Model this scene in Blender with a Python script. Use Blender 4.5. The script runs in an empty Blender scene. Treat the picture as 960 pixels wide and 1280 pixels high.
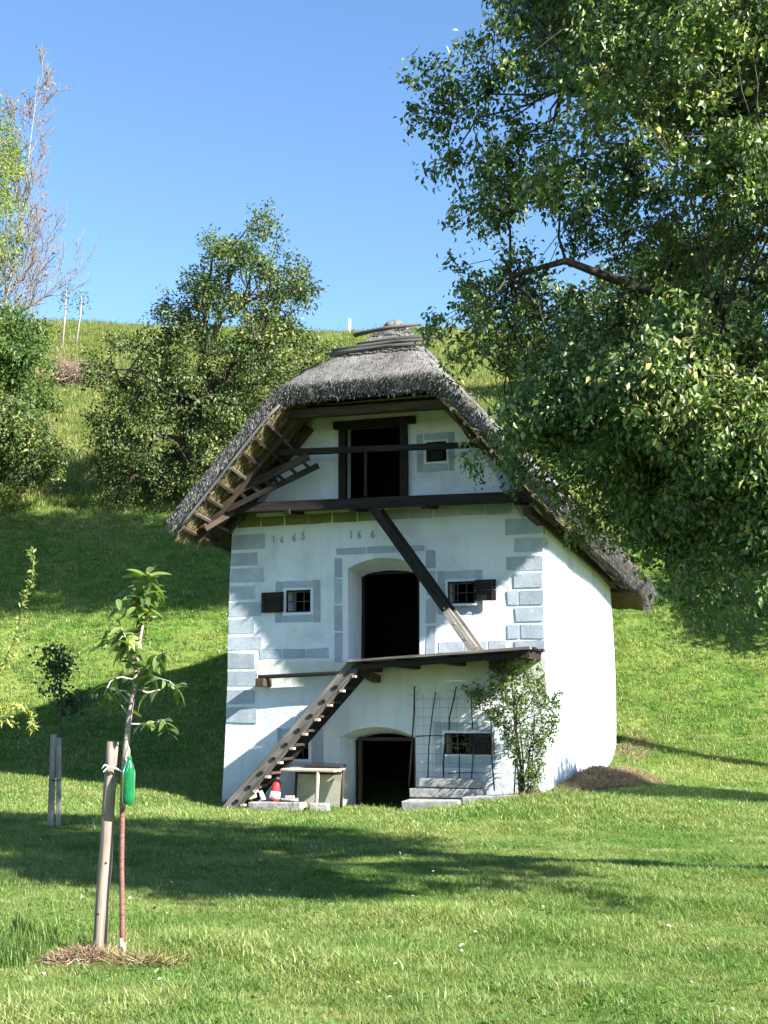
import bpy, math, random
import numpy as np
from mathutils import Vector, Matrix
random.seed(7); RS = np.random.RandomState(11)
S = bpy.context.scene
PI = math.pi
R = math.radians

# ------------------------------------------------------------------ camera, sky, sun, exposure
EYE = 1.6; PITCH = math.atan(.15625); FPX = 1600.0
cam_d = bpy.data.cameras.new('camera'); cam = bpy.data.objects.new('camera', cam_d)
S.collection.objects.link(cam); S.camera = cam
cam.location = (0, 0, EYE); cam.rotation_euler = (PI / 2 + PITCH, 0, 0)
cam_d.sensor_fit = 'HORIZONTAL'; cam_d.sensor_width = 36; cam_d.lens = 60.0; cam_d.clip_end = 2000
SUN = Vector((2.79, -2.02, 2.20)).normalized()
w = bpy.data.worlds.new('World'); S.world = w; w.use_nodes = True
nt = w.node_tree; bg = nt.nodes['Background']
sky = nt.nodes.new('ShaderNodeTexSky'); sky.sky_type = 'NISHITA'; sky.sun_disc = False
sky.sun_elevation = math.asin(SUN.z); sky.sun_rotation = math.atan2(SUN.x, SUN.y)
sky.altitude = 500; sky.air_density = 1.0; sky.dust_density = 0.2; sky.ozone_density = 2.2
hs = nt.nodes.new('ShaderNodeHueSaturation'); hs.inputs['Saturation'].default_value = 1.12
nt.links.new(sky.outputs[0], hs.inputs['Color']); nt.links.new(hs.outputs[0], bg.inputs[0]); bg.inputs[1].default_value = .072
sl = bpy.data.lights.new('sun', 'SUN'); sl.energy = 5.0; sl.angle = R(.55); sl.color = (1, .955, .87)
so = bpy.data.objects.new('sun', sl); S.collection.objects.link(so)
so.rotation_euler = (-SUN).to_track_quat('-Z', 'Y').to_euler()
S.view_settings.view_transform = 'Standard'; S.view_settings.look = 'None'
S.view_settings.exposure = 2.1; S.view_settings.gamma = 1
S.cycles.max_bounces = 8; S.cycles.transparent_max_bounces = 8

def at(px, py, Y):                     # a measured point of the photograph at distance Y, in metres
    x = (px - 480) / FPX; y = (640 - py) / FPX
    r = (x, math.cos(PITCH) - y * math.sin(PITCH), math.sin(PITCH) + y * math.cos(PITCH))
    t = Y / r[1]
    return Vector((t * r[0], Y, EYE + t * r[2]))

# ------------------------------------------------------------------ house frame
HA = R(19); HC, HS = math.cos(HA), math.sin(HA)
HO = (-2.94, 24.48); HW, HL = 6.09, 8.05
def h2w(x, y): return HO[0] + x * HC + y * HS, HO[1] - x * HS + y * HC
def w2h(X, Y):
    return (X - HO[0]) * HC - (Y - HO[1]) * HS, (X - HO[0]) * HS + (Y - HO[1]) * HC

def sstep(t): t = np.clip(t, 0, 1); return t * t * (3 - 2 * t)
HILL_T = np.linspace(0, 500, 5001)
HILL_Z = np.concatenate([[0], np.cumsum(np.interp((HILL_T[1:] + HILL_T[:-1]) / 2, [0, 5, 8, 11, 15, 16.5, 500], [0, .12, .42, .85, .85, .46, .46]) * .1)])   # lawn, bank, brow, meadow
def gz(X, Y):                          # height of the ground
    X = np.asarray(X, float); Y = np.asarray(Y, float)
    t = Y - 23
    z = np.interp(t, HILL_T, HILL_Z)
    Yc = 80.0
    over = np.clip(Y - Yc + 4, 0, None)
    z = z - .46 * np.where(over < 8, over ** 2 / 16, over - 4)
    z = z - .03 * np.clip(X, -25, 25) * sstep((Y - 36) / 40) * (1 - sstep((np.abs(X) - 60) / 60))
    z = z + .07 * np.sin(X * .31 + 1.3) * np.sin(Y * .27) * sstep((Y - 11) / 6) * (1 - .5 * sstep((Y - 20) / 5))
    z = z + .25 * np.sin(X * .21 + .5) * np.sin(Y * .17 + X * .05) * sstep((Y - 32) / 10)
    z = z + .12 * np.sin(X * .55 + Y * .2) * np.sin(Y * .43 + 2) * sstep((Y - 32) / 10)
    hx, hy = w2h(X, Y)
    f = sstep((hy + 4.5) / 3.5) * (1 - sstep((hy - 1.5) / 3)) * sstep((hx + 2.5) / 2)
    z = z + f * (-.13 + .34 * sstep((hx - 3.2) / 3.2)) * (1 - sstep((hx - 8) / 3))
    # dry mound at the foot of the right side wall
    z = z + (.24 + .05 * np.sin(hy * 3.1) + .03 * np.sin(hx * 7 + hy * 5)) * np.exp(-((hx - 6.6) / .75) ** 2 - ((hy - 3.0) / 2.6) ** 2)
    return z
def gzf(X, Y): return float(gz(X, Y))

# ------------------------------------------------------------------ materials
def nodes(m): return m.node_tree.nodes, m.node_tree.links
def newmat(name, rough=.85, spec=.3):
    m = bpy.data.materials.new(name); m.use_nodes = True
    b = m.node_tree.nodes['Principled BSDF']
    b.inputs['Roughness'].default_value = rough; b.inputs['Specular IOR Level'].default_value = spec
    return m, b
def ramp(N, stops, interp='LINEAR'):
    r = N.new('ShaderNodeValToRGB'); r.color_ramp.interpolation = interp
    e = r.color_ramp.elements
    while len(e) < len(stops): e.new(.5)
    for k, (p, c) in enumerate(stops):
        e[k].position = p; e[k].color = (*c, 1) if len(c) == 3 else c
    return r
def noise(N, L, vec, scale, detail=6, rough=.6, dist=0):
    n = N.new('ShaderNodeTexNoise'); n.inputs['Scale'].default_value = scale
    n.inputs['Detail'].default_value = detail; n.inputs['Roughness'].default_value = rough
    n.inputs['Distortion'].default_value = dist
    if vec is not None: L.new(vec, n.inputs['Vector'])
    return n
def mapping(N, L, vec, sc):
    mp = N.new('ShaderNodeMapping'); mp.inputs['Scale'].default_value = sc; L.new(vec, mp.inputs['Vector']); return mp.outputs[0]
def bump(N, L, h, b, strength, dist=.02):
    bp = N.new('ShaderNodeBump'); bp.inputs['Strength'].default_value = strength; bp.inputs['Distance'].default_value = dist
    L.new(h, bp.inputs['Height']); L.new(bp.outputs[0], b.inputs['Normal'])
def mixc(N, L, fac, a, b, mode='MIX'):
    m = N.new('ShaderNodeMix'); m.data_type = 'RGBA'; m.blend_type = mode
    for s, v in ((m.inputs[0], fac), (m.inputs[6], a), (m.inputs[7], b)):
        if hasattr(v, 'links'): L.new(v, s)
        elif isinstance(v, tuple): s.default_value = (*v, 1)
        else: s.default_value = v
    return m.outputs[2]
def mth(N, L, op, a, b=None):
    m = N.new('ShaderNodeMath'); m.operation = op
    for s, v in ((m.inputs[0], a), (m.inputs[1], b)):
        if v is None: continue
        if hasattr(v, 'links'): L.new(v, s)
        else: s.default_value = v
    return m.outputs[0]

def plain(name, c1, c2, scale=6, rough=.85, bmp=.3, bd=.01, stretch=(1, 1, 1), spec=.3, coord='Object'):
    m, b = newmat(name, rough, spec); N, L = nodes(m)
    tc = N.new('ShaderNodeTexCoord'); v = mapping(N, L, tc.outputs[coord], stretch)
    n = noise(N, L, v, scale, 8, .65)
    r = ramp(N, [(.3, c1), (.7, c2)]); L.new(n.outputs[0], r.inputs[0])
    L.new(r.outputs[0], b.inputs['Base Color'])
    if bmp: bump(N, L, n.outputs[0], b, bmp, bd)
    return m
def wood(name, c1, c2, c3, rough=.8):                      # grain runs along U
    m, b = newmat(name, rough, .25); N, L = nodes(m)
    tc = N.new('ShaderNodeTexCoord')
    v = mapping(N, L, tc.outputs['UV'], (1.6, 34, 1)); n = noise(N, L, v, 1, 8, .7, .4)
    v2 = mapping(N, L, tc.outputs['UV'], (.7, 5, 1)); n2 = noise(N, L, v2, 1.3, 4, .6)
    r = ramp(N, [(.28, c1), (.5, c2), (.72, c3)]); L.new(n.outputs[0], r.inputs[0])
    o = mixc(N, L, .45, r.outputs[0], (0, 0, 0), 'MIX')
    r2 = ramp(N, [(.35, (.55, .55, .55)), (.65, (1.25, 1.25, 1.25))]); L.new(n2.outputs[0], r2.inputs[0])
    o = mixc(N, L, 1.0, r.outputs[0], r2.outputs[0], 'MULTIPLY')
    L.new(o, b.inputs['Base Color']); bump(N, L, n.outputs[0], b, .7, .008)
    return m

M = {}
M['dark_wood'] = wood('dark_wood', (.006, .005, .005), (.017, .013, .011), (.042, .033, .028))
M['brown_wood'] = wood('brown_wood', (.02, .014, .01), (.048, .035, .024), (.105, .078, .055))
M['grey_wood'] = wood('grey_wood', (.10, .09, .08), (.22, .20, .18), (.38, .36, .33))
M['weathered_wood'] = wood('weathered_wood', (.045, .04, .037), (.12, .11, .10), (.24, .225, .21))
M['pale_wood'] = wood('pale_wood', (.24, .19, .15), (.40, .33, .27), (.56, .48, .41))
M['bark'] = plain('bark', (.02, .016, .012), (.09, .075, .06), 14, .95, .9, .03, (1, 1, .25))
M['twig'] = plain('twig', (.03, .024, .018), (.075, .06, .045), 20, .9, 0)
M['pale_bark'] = plain('pale_bark', (.2, .17, .15), (.42, .38, .34), 12, .9, .4, .01, (1, 1, .3))
M['shade_black'] = plain('shade_black', (.003, .0025, .002), (.008, .007, .006), 4, .95, .2)  # near-black; inside the rooms it paints in the shade behind the openings
M['stone'] = plain('stone', (.17, .175, .175), (.30, .30, .29), 9, .9, .6, .02)
M['rough_stone'] = plain('rough_stone', (.16, .155, .15), (.38, .365, .34), 7, .95, .9, .04)
M['wire'] = plain('wire', (.05, .045, .04), (.12, .10, .09), 20, .6, 0)
M['cord'] = plain('cord', (.7, .7, .68), (.85, .85, .83), 40, .8, .2)
M['red_plastic'] = plain('red_plastic', (.45, .02, .03), (.6, .05, .06), 3, .4, .05, spec=.5)
M['white_plastic'] = plain('white_plastic', (.72, .72, .70), (.82, .82, .8), 5, .4, .05, spec=.5)
M['blue_grey'] = plain('blue_grey', (.18, .23, .30), (.28, .33, .4), 5, .5, .1)
M['panel'] = plain('panel', (.40, .37, .29), (.58, .55, .46), 3, .9, .3)
M['black_sheet'] = plain('black_sheet', (.012, .012, .016), (.03, .03, .036), 5, .5, .1)

def plaster():
    m, b = newmat('plaster', .92, .15); N, L = nodes(m)
    tc = N.new('ShaderNodeTexCoord'); P = tc.outputs['Object']
    n1 = noise(N, L, P, 1.1, 8, .6, .3); n2 = noise(N, L, P, 22, 6, .6); n3 = noise(N, L, P, 4.5, 5, .6)
    r = ramp(N, [(.30, (.47, .50, .55)), (.5, (.60, .635, .70)), (.8, (.64, .675, .735))]); L.new(n1.outputs[0], r.inputs[0])
    # small dirt spots and old smudges
    sp = ramp(N, [(.70, (0, 0, 0)), (.78, (1, 1, 1))]); L.new(noise(N, L, P, 7, 6, .75, .5).outputs[0], sp.inputs[0])
    c = mixc(N, L, mth(N, L, 'MULTIPLY', sp.outputs[0], .35), r.outputs[0], (.42, .42, .38))
    st_ = ramp(N, [(.52, (0, 0, 0)), (.68, (1, 1, 1))]); L.new(noise(N, L, mapping(N, L, P, (5.5, 5.5, .35)), 1, 6, .65, .3).outputs[0], st_.inputs[0])
    c = mixc(N, L, mth(N, L, 'MULTIPLY', st_.outputs[0], .22), c, (.36, .36, .34))
    # repaired patches of fresher lime and thin cracks
    pa = ramp(N, [(.60, (0, 0, 0)), (.615, (1, 1, 1))]); L.new(noise(N, L, P, .9, 3, .5, 1.2).outputs[0], pa.inputs[0])
    c = mixc(N, L, mth(N, L, 'MULTIPLY', pa.outputs[0], .3), c, (.72, .72, .71))
    vo = N.new('ShaderNodeTexVoronoi'); vo.feature = 'DISTANCE_TO_EDGE'; vo.inputs['Scale'].default_value = 1.1
    wob = N.new('ShaderNodeVectorMath'); wob.operation = 'ADD'; L.new(P, wob.inputs[0]); L.new(noise(N, L, P, 3, 4, .6).outputs['Color'], wob.inputs[1]); L.new(wob.outputs[0], vo.inputs['Vector'])
    cr = ramp(N, [(0, (1, 1, 1)), (.006, (0, 0, 0))]); L.new(vo.outputs[0], cr.inputs[0])
    c = mixc(N, L, mth(N, L, 'MULTIPLY', mth(N, L, 'MULTIPLY', cr.outputs[0], sp.outputs[0]), .8), c, (.2, .2, .18))
    # mottled yellow-green bands: under the loft floor, under the gallery, under the hip
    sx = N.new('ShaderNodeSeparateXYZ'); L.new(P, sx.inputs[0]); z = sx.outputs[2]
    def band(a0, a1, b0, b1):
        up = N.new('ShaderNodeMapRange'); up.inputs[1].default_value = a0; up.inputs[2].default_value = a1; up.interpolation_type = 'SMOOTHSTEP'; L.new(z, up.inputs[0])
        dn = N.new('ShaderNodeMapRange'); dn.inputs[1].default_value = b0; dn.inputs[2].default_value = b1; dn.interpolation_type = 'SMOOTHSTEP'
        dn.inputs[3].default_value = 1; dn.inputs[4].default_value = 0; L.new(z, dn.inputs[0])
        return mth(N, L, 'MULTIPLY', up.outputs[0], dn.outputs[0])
    grn = mth(N, L, 'ADD', mth(N, L, 'ADD', band(6.75, 7.4, 8.5, 9), mth(N, L, 'MULTIPLY', band(4.95, 5.25, 5.4, 5.5), .9)), mth(N, L, 'MULTIPLY', band(1.7, 2.35, 2.5, 2.6), .8))
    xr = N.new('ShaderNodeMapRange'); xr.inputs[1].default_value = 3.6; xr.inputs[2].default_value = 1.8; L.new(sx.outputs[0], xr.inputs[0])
    grn = mth(N, L, 'MULTIPLY', grn, mth(N, L, 'ADD', mth(N, L, 'MULTIPLY', n3.outputs[0], .9), .1))
    c = mixc(N, L, grn, c, (.36, .38, .16))
    # splash dirt near the ground
    g = N.new('ShaderNodeMapRange'); g.inputs[1].default_value = 1.1; g.inputs[2].default_value = -.1; L.new(z, g.inputs[0])
    c = mixc(N, L, mth(N, L, 'MULTIPLY', mth(N, L, 'MULTIPLY', g.outputs[0], n3.outputs[0]), 1.0), c, (.30, .29, .24))
    L.new(c, b.inputs['Base Color'])
    h = mth(N, L, 'ADD', mth(N, L, 'MULTIPLY', n3.outputs[0], .9), mth(N, L, 'MULTIPLY', n2.outputs[0], .3))
    bump(N, L, h, b, .55, .035)
    return m
M['plaster'] = plaster()
def paint():
    m, b = newmat('grey_limewash', .92, .15); N, L = nodes(m)
    tc = N.new('ShaderNodeTexCoord'); P = tc.outputs['Object']
    n1 = noise(N, L, P, 3, 8, .65, .3); n2 = noise(N, L, P, 26, 6, .65)
    r = ramp(N, [(.3, (.27, .31, .36)), (.55, (.345, .39, .445)), (.78, (.42, .46, .51)), (.9, (.47, .49, .52))]); L.new(n1.outputs[0], r.inputs[0])
    we = ramp(N, [(.58, (0, 0, 0)), (.66, (1, 1, 1))]); L.new(noise(N, L, P, 6, 8, .8, .8).outputs[0], we.inputs[0])
    oi = N.new('ShaderNodeObjectInfo')
    k = mth(N, L, 'ADD', mth(N, L, 'MULTIPLY', oi.outputs['Random'], .22), .86)
    cc = N.new('ShaderNodeCombineColor'); [L.new(k, cc.inputs[i]) for i in range(3)]
    c = mixc(N, L, 1, r.outputs[0], cc.outputs[0], 'MULTIPLY')
    c = mixc(N, L, mth(N, L, 'MULTIPLY', we.outputs[0], .6), c, (.52, .55, .59))
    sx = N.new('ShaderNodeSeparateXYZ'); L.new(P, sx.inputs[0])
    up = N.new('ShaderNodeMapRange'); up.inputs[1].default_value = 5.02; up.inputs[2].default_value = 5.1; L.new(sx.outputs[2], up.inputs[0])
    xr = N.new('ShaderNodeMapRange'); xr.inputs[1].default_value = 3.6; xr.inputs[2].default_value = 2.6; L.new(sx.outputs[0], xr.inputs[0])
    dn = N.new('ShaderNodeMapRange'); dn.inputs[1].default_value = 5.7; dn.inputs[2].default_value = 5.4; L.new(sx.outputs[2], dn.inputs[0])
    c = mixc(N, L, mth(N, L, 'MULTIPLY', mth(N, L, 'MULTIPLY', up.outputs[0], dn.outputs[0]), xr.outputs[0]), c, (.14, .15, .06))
    L.new(c, b.inputs['Base Color']); bump(N, L, mth(N, L, 'ADD', n1.outputs[0], n2.outputs[0]), b, .5, .012)
    return m
M['paint'] = paint()
def thatch():
    m, b = newmat('thatch', .95, .1); N, L = nodes(m)
    tc = N.new('ShaderNodeTexCoord'); P = tc.outputs['Object']
    U = tc.outputs['UV']
    a = noise(N, L, mapping(N, L, U, (42, 3.0, 1)), 1, 7, .7, .2)
    a2 = noise(N, L, P, 1.2, 6, .65, .4); a3 = noise(N, L, P, 60, 3, .7)
    r = ramp(N, [(.28, (.085, .082, .08)), (.5, (.165, .16, .156)), (.74, (.25, .243, .236))]); L.new(a.outputs[0], r.inputs[0])
    r2 = ramp(N, [(.36, (.55, .52, .48)), (.55, (1, 1, 1)), (.75, (1.2, 1.2, 1.2))]); L.new(a2.outputs[0], r2.inputs[0])
    c = mixc(N, L, 1, r.outputs[0], r2.outputs[0], 'MULTIPLY')
    # rusty moss cushions low down on the eaves
    mo = ramp(N, [(.56, (0, 0, 0)), (.64, (1, 1, 1))]); L.new(noise(N, L, P, 2.6, 7, .7, .6).outputs[0], mo.inputs[0])
    sx = N.new('ShaderNodeSeparateXYZ'); L.new(P, sx.inputs[0])
    lo = N.new('ShaderNodeMapRange'); lo.inputs[1].default_value = 5.9; lo.inputs[2].default_value = 5.0; L.new(sx.outputs[2], lo.inputs[0])
    rt = N.new('ShaderNodeMapRange'); rt.inputs[1].default_value = 4; rt.inputs[2].default_value = 5; L.new(sx.outputs[0], rt.inputs[0])
    f = mth(N, L, 'MULTIPLY', mth(N, L, 'MULTIPLY', mo.outputs[0], lo.outputs[0]), rt.outputs[0])
    c = mixc(N, L, mth(N, L, 'MULTIPLY', f, .8), c, (.17, .085, .035))
    L.new(c, b.inputs['Base Color'])
    bump(N, L, mth(N, L, 'ADD', a.outputs[0], mth(N, L, 'MULTIPLY', a3.outputs[0], .5)), b, .8, .03)
    return m
M['thatch'] = thatch()
def straw(name, cs):
    m, b = newmat(name, .9, .15); N, L = nodes(m)
    g = N.new('ShaderNodeNewGeometry'); r = ramp(N, cs); L.new(g.outputs['Random Per Island'], r.inputs[0])
    L.new(r.outputs[0], b.inputs['Base Color']); return m
M['straw_grey'] = straw('straw_grey', [(0, (.085, .08, .077)), (.5, (.14, .135, .13)), (1, (.205, .198, .19))])
M['straw_yellow'] = straw('straw_yellow', [(0, (.06, .045, .02)), (.5, (.16, .13, .06)), (1, (.33, .28, .14))])
M['straw_under'] = plain('straw_under', (.07, .05, .028), (.20, .155, .08), 30, .95, .9, .04, (1, .15, 1))
M['dry_grass'] = straw('dry_grass', [(0, (.08, .052, .032)), (.6, (.22, .15, .092)), (1, (.36, .30, .2))])
M['moss_straw'] = straw('moss_straw', [(0, (.10, .04, .015)), (.5, (.22, .11, .04)), (.8, (.16, .17, .04)), (1, (.34, .25, .13))])

def leafmat(name, stops, gloss=.38, trans=.45, tint=1.5, spec=.5):
    m = bpy.data.materials.new(name); m.use_nodes = True; N, L = nodes(m)
    b = N['Principled BSDF']; b.inputs['Roughness'].default_value = gloss; b.inputs['Specular IOR Level'].default_value = spec
    g = N.new('ShaderNodeNewGeometry'); oi = N.new('ShaderNodeObjectInfo')
    v = mth(N, L, 'FRACT', mth(N, L, 'ADD', g.outputs['Random Per Island'], oi.outputs['Random']))
    r = ramp(N, stops); L.new(v, r.inputs[0])
    # slow drift of colour from bough to bough
    n = noise(N, L, g.outputs['Position'], .55, 3, .6)
    r2 = ramp(N, [(.35, (.68, .76, .8)), (.65, (1.35, 1.22, 1.0))]); L.new(n.outputs[0], r2.inputs[0])
    c = mixc(N, L, 1, r.outputs[0], r2.outputs[0], 'MULTIPLY')
    L.new(c, b.inputs['Base Color'])
    t = N.new('ShaderNodeBsdfTranslucent')
    tc = mixc(N, L, 1, c, (tint * 1.15, tint * 1.3, tint * .5), 'MULTIPLY'); L.new(tc, t.inputs[0])
    mx = N.new('ShaderNodeMixShader'); mx.inputs[0].default_value = trans
    L.new(b.outputs[0], mx.inputs[1]); L.new(t.outputs[0], mx.inputs[2])
    L.new(mx.outputs[0], N['Material Output'].inputs[0]); return m
M['pear_leaf'] = leafmat('pear_leaf', [(0, (.030, .060, .024)), (.5, (.078, .130, .046)), (.82, (.165, .225, .09)), (.96, (.29, .33, .15)), (1, (.30, .22, .07))], .40, .22, 1.5, .35)
M['apple_leaf'] = leafmat('apple_leaf', [(0, (.030, .056, .020)), (.6, (.070, .112, .034)), (.92, (.13, .17, .055)), (1, (.22, .20, .07))], .5, .2, 1.5, .3)
M['bright_leaf'] = leafmat('bright_leaf', [(0, (.045, .085, .022)), (.6, (.085, .145, .036)), (1, (.15, .20, .06))], .45, .4)
M['yellow_leaf'] = leafmat('yellow_leaf', [(0, (.11, .17, .03)), (1, (.24, .28, .06))], .5, .5)
M['cherry_leaf'] = leafmat('cherry_leaf', [(0, (.05, .10, .03)), (.7, (.10, .16, .05)), (1, (.18, .21, .07))], .33, .35, 1.4, .6)
M['willow_leaf'] = leafmat('willow_leaf', [(0, (.12, .17, .05)), (1, (.30, .33, .14))], .5, .45)
M['dark_leaf'] = leafmat('dark_leaf', [(0, (.024, .05, .016)), (1, (.065, .10, .028))], .45, .25)

def grassmat(name, meadow=False):
    m = bpy.data.materials.new(name); m.use_nodes = True; N, L = nodes(m)
    b = N['Principled BSDF']; b.inputs['Roughness'].default_value = .55; b.inputs['Specular IOR Level'].default_value = .3
    g = N.new('ShaderNodeNewGeometry'); oi = N.new('ShaderNodeObjectInfo')
    v = mth(N, L, 'FRACT', mth(N, L, 'ADD', g.outputs['Random Per Island'], oi.outputs['Random']))
    if meadow: st = [(0, (.10, .14, .04)), (.5, (.185, .225, .07)), (.88, (.28, .30, .12)), (1, (.38, .35, .2))]
    else: st = [(0, (.078, .135, .028)), (.5, (.155, .228, .055)), (.82, (.23, .295, .09)), (.94, (.36, .36, .17)), (1, (.48, .45, .29))]
    r = ramp(N, st); L.new(v, r.inputs[0])
    c = tone(N, L, g.outputs['Position'], r.outputs[0])
    L.new(c, b.inputs['Base Color'])
    t = N.new('ShaderNodeBsdfTranslucent'); L.new(mixc(N, L, 1, c, (1.5, 1.6, .7), 'MULTIPLY'), t.inputs[0])
    mx = N.new('ShaderNodeMixShader'); mx.inputs[0].default_value = .35
    L.new(b.outputs[0], mx.inputs[1]); L.new(t.outputs[0], mx.inputs[2]); L.new(mx.outputs[0], N['Material Output'].inputs[0])
    return m
def tone(N, L, P, c):                  # patches of dry, pale and lush turf
    n = noise(N, L, P, .45, 5, .65, .6)
    r = ramp(N, [(.34, (.60, .84, .60)), (.5, (1, 1, 1)), (.62, (1.2, 1.1, 1.2)), (.74, (1.45, 1.18, 1.6))]); L.new(n.outputs[0], r.inputs[0])
    c = mixc(N, L, 1, c, r.outputs[0], 'MULTIPLY')
    n2 = noise(N, L, P, 2.6, 5, .7, .5)
    r2 = ramp(N, [(.36, (.72, .82, .7)), (.6, (1.12, 1.05, 1.12))]); L.new(n2.outputs[0], r2.inputs[0])
    return mixc(N, L, 1, c, r2.outputs[0], 'MULTIPLY')
M['grass'] = grassmat('grass'); M['meadow'] = grassmat('meadow', True)
def groundmat():
    m, b = newmat('turf', .95, .1); N, L = nodes(m)
    g = N.new('ShaderNodeNewGeometry'); P = g.outputs['Position']
    n = noise(N, L, P, 9, 8, .75, .5)
    r = ramp(N, [(.3, (.05, .085, .016)), (.5, (.10, .155, .030)), (.68, (.16, .20, .05)), (.8, (.25, .22, .12))]); L.new(n.outputs[0], r.inputs[0])
    sx = N.new('ShaderNodeSeparateXYZ'); L.new(P, sx.inputs[0])
    far = N.new('ShaderNodeMapRange'); far.inputs[1].default_value = 38; far.inputs[2].default_value = 46; L.new(sx.outputs[1], far.inputs[0])
    nf = noise(N, L, P, 2.2, 9, .75, .8)
    rf = ramp(N, [(.32, (.10, .11, .035)), (.5, (.17, .18, .06)), (.7, (.25, .24, .10))]); L.new(nf.outputs[0], rf.inputs[0])
    c = mixc(N, L, far.outputs[0], r.outputs[0], rf.outputs[0])
    c = tone(N, L, P, c); L.new(c, b.inputs['Base Color'])
    bump(N, L, n.outputs[0], b, 1, .05); return m
M['turf'] = groundmat()
def bottlemat():
    m, b = newmat('green_plastic', .12, .5); N, L = nodes(m)
    b.inputs['Base Color'].default_value = (.04, .42, .17, 1)
    b.inputs['Transmission Weight'].default_value = .8; b.inputs['IOR'].default_value = 1.2
    return m
M['bottle'] = bottlemat()
M['liquid'] = plain('liquid', (.01, .07, .03), (.02, .12, .05), 5, .2, 0, spec=.5)

# ------------------------------------------------------------------ helpers
C = S.collection
def tag(o, label=None, cat=None, group=None, kind=None):
    if label: o['label'] = label
    if cat: o['category'] = cat
    if group: o['group'] = group
    if kind: o['kind'] = kind
    return o
def empty(name, loc=(0, 0, 0), rz=0, label=None, cat=None, group=None):
    o = bpy.data.objects.new(name, None); C.objects.link(o); o.location = loc; o.rotation_euler = (0, 0, rz)
    return tag(o, label, cat, group)
class MB:
    def __init__(s): s.v = []; s.f = []; s.uv = []
    def quadbox(s, P):                 # 8 points: 4 at the start ring, 4 at the end ring; grain along start->end
        n = len(s.v); s.v += [tuple(p) for p in P]
        L = (Vector(P[4]) - Vector(P[0])).length; a = (Vector(P[1]) - Vector(P[0])).length; b = (Vector(P[2]) - Vector(P[1])).length
        o = random.random() * 9
        for (i, j, w0, w1) in ((0, 1, 0, a), (1, 2, a, a + b), (2, 3, a + b, 2 * a + b), (3, 0, 2 * a + b, 2 * a + 2 * b)):
            s.f.append((n + i, n + j, n + 4 + j, n + 4 + i)); s.uv += [(o, o + w0), (o, o + w1), (o + L, o + w1), (o + L, o + w0)]
        s.f.append((n + 3, n + 2, n + 1, n)); s.uv += [(0, 0), (.02, 0), (.02, b), (0, b)]
        s.f.append((n + 4, n + 5, n + 6, n + 7)); s.uv += [(0, 0), (.02, 0), (.02, b), (0, b)]
    def beam(s, p0, p1, w, h, up=(0, 0, 1), jit=0):
        p0, p1 = Vector(p0), Vector(p1); d = (p1 - p0).normalized(); u = Vector(up)
        if abs(d.dot(u)) > .98: u = Vector((0, 1, 0))
        r = d.cross(u).normalized(); q = r.cross(d).normalized()
        P = []
        for p in (p0, p1):
            for a, b in ((-1, -1), (-1, 1), (1, 1), (1, -1)):
                P.append(p + r * a * w / 2 + q * b * h / 2 + Vector([random.uniform(-jit, jit) for _ in range(3)]))
        s.quadbox(P)
    def box(s, c, sz, jit=0):
        c = Vector(c); k = max(range(3), key=lambda i: sz[i]); d = Vector((0, 0, 0)); d[k] = sz[k] / 2
        if k == 0: s.beam(c - d, c + d, sz[1], sz[2], (0, 0, 1), jit)
        elif k == 1: s.beam(c - d, c + d, sz[0], sz[2], (0, 0, 1), jit)
        else: s.beam(c - d, c + d, sz[0], sz[1], (0, 1, 0), jit)
    def tube(s, pts, rad, n=8, cap=True):
        pts = [Vector(p) for p in pts]; base = len(s.v); m = len(pts); acc = 0; prev = None
        if not hasattr(rad, '__len__'): rad = [rad] * m
        ref = None; o = random.random() * 9; us = []
        for i, p in enumerate(pts):
            d = (pts[min(i + 1, m - 1)] - pts[max(i - 1, 0)]).normalized()
            if ref is None: ref = Vector((0, 0, 1)) if abs(d.z) < .9 else Vector((1, 0, 0))
            r = d.cross(ref).normalized(); q = r.cross(d).normalized(); ref = q
            if prev is not None: acc += (p - prev).length
            prev = p; us.append(acc)
            for k in range(n):
                a = 2 * PI * k / n; s.v.append(tuple(p + (r * math.cos(a) + q * math.sin(a)) * rad[i]))
        for i in range(m - 1):
            for k in range(n):
                k2 = (k + 1) % n
                s.f.append((base + i * n + k, base + i * n + k2, base + (i + 1) * n + k2, base + (i + 1) * n + k))
                w0, w1 = k / n * .5, (k + 1) / n * .5
                s.uv += [(o + us[i], w0), (o + us[i], w1), (o + us[i + 1], w1), (o + us[i + 1], w0)]
        if cap:
            s.f.append(tuple(base + k for k in range(n - 1, -1, -1))); s.uv += [(0, k * .01) for k in range(n)]
            s.f.append(tuple(base + (m - 1) * n + k for k in range(n))); s.uv += [(0, k * .01) for k in range(n)]
    def build(s, name, mat, parent=None, smooth=False, warp=None, bevel=0):
        me = bpy.data.meshes.new(name)
        v = [warp(*p) for p in s.v] if warp else s.v
        me.from_pydata(v, [], s.f); l = me.uv_layers.new(name='UVMap')
        l.data.foreach_set('uv', np.array(s.uv, 'f').ravel())
        me.materials.append(mat)
        if smooth: me.polygons.foreach_set('use_smooth', [True] * len(me.polygons))
        o = bpy.data.objects.new(name, me); C.objects.link(o); o.parent = parent
        if bevel:
            bv = o.modifiers.new('bevel', 'BEVEL'); bv.width = bevel; bv.segments = 2; bv.limit_method = 'ANGLE'
        return o
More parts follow.
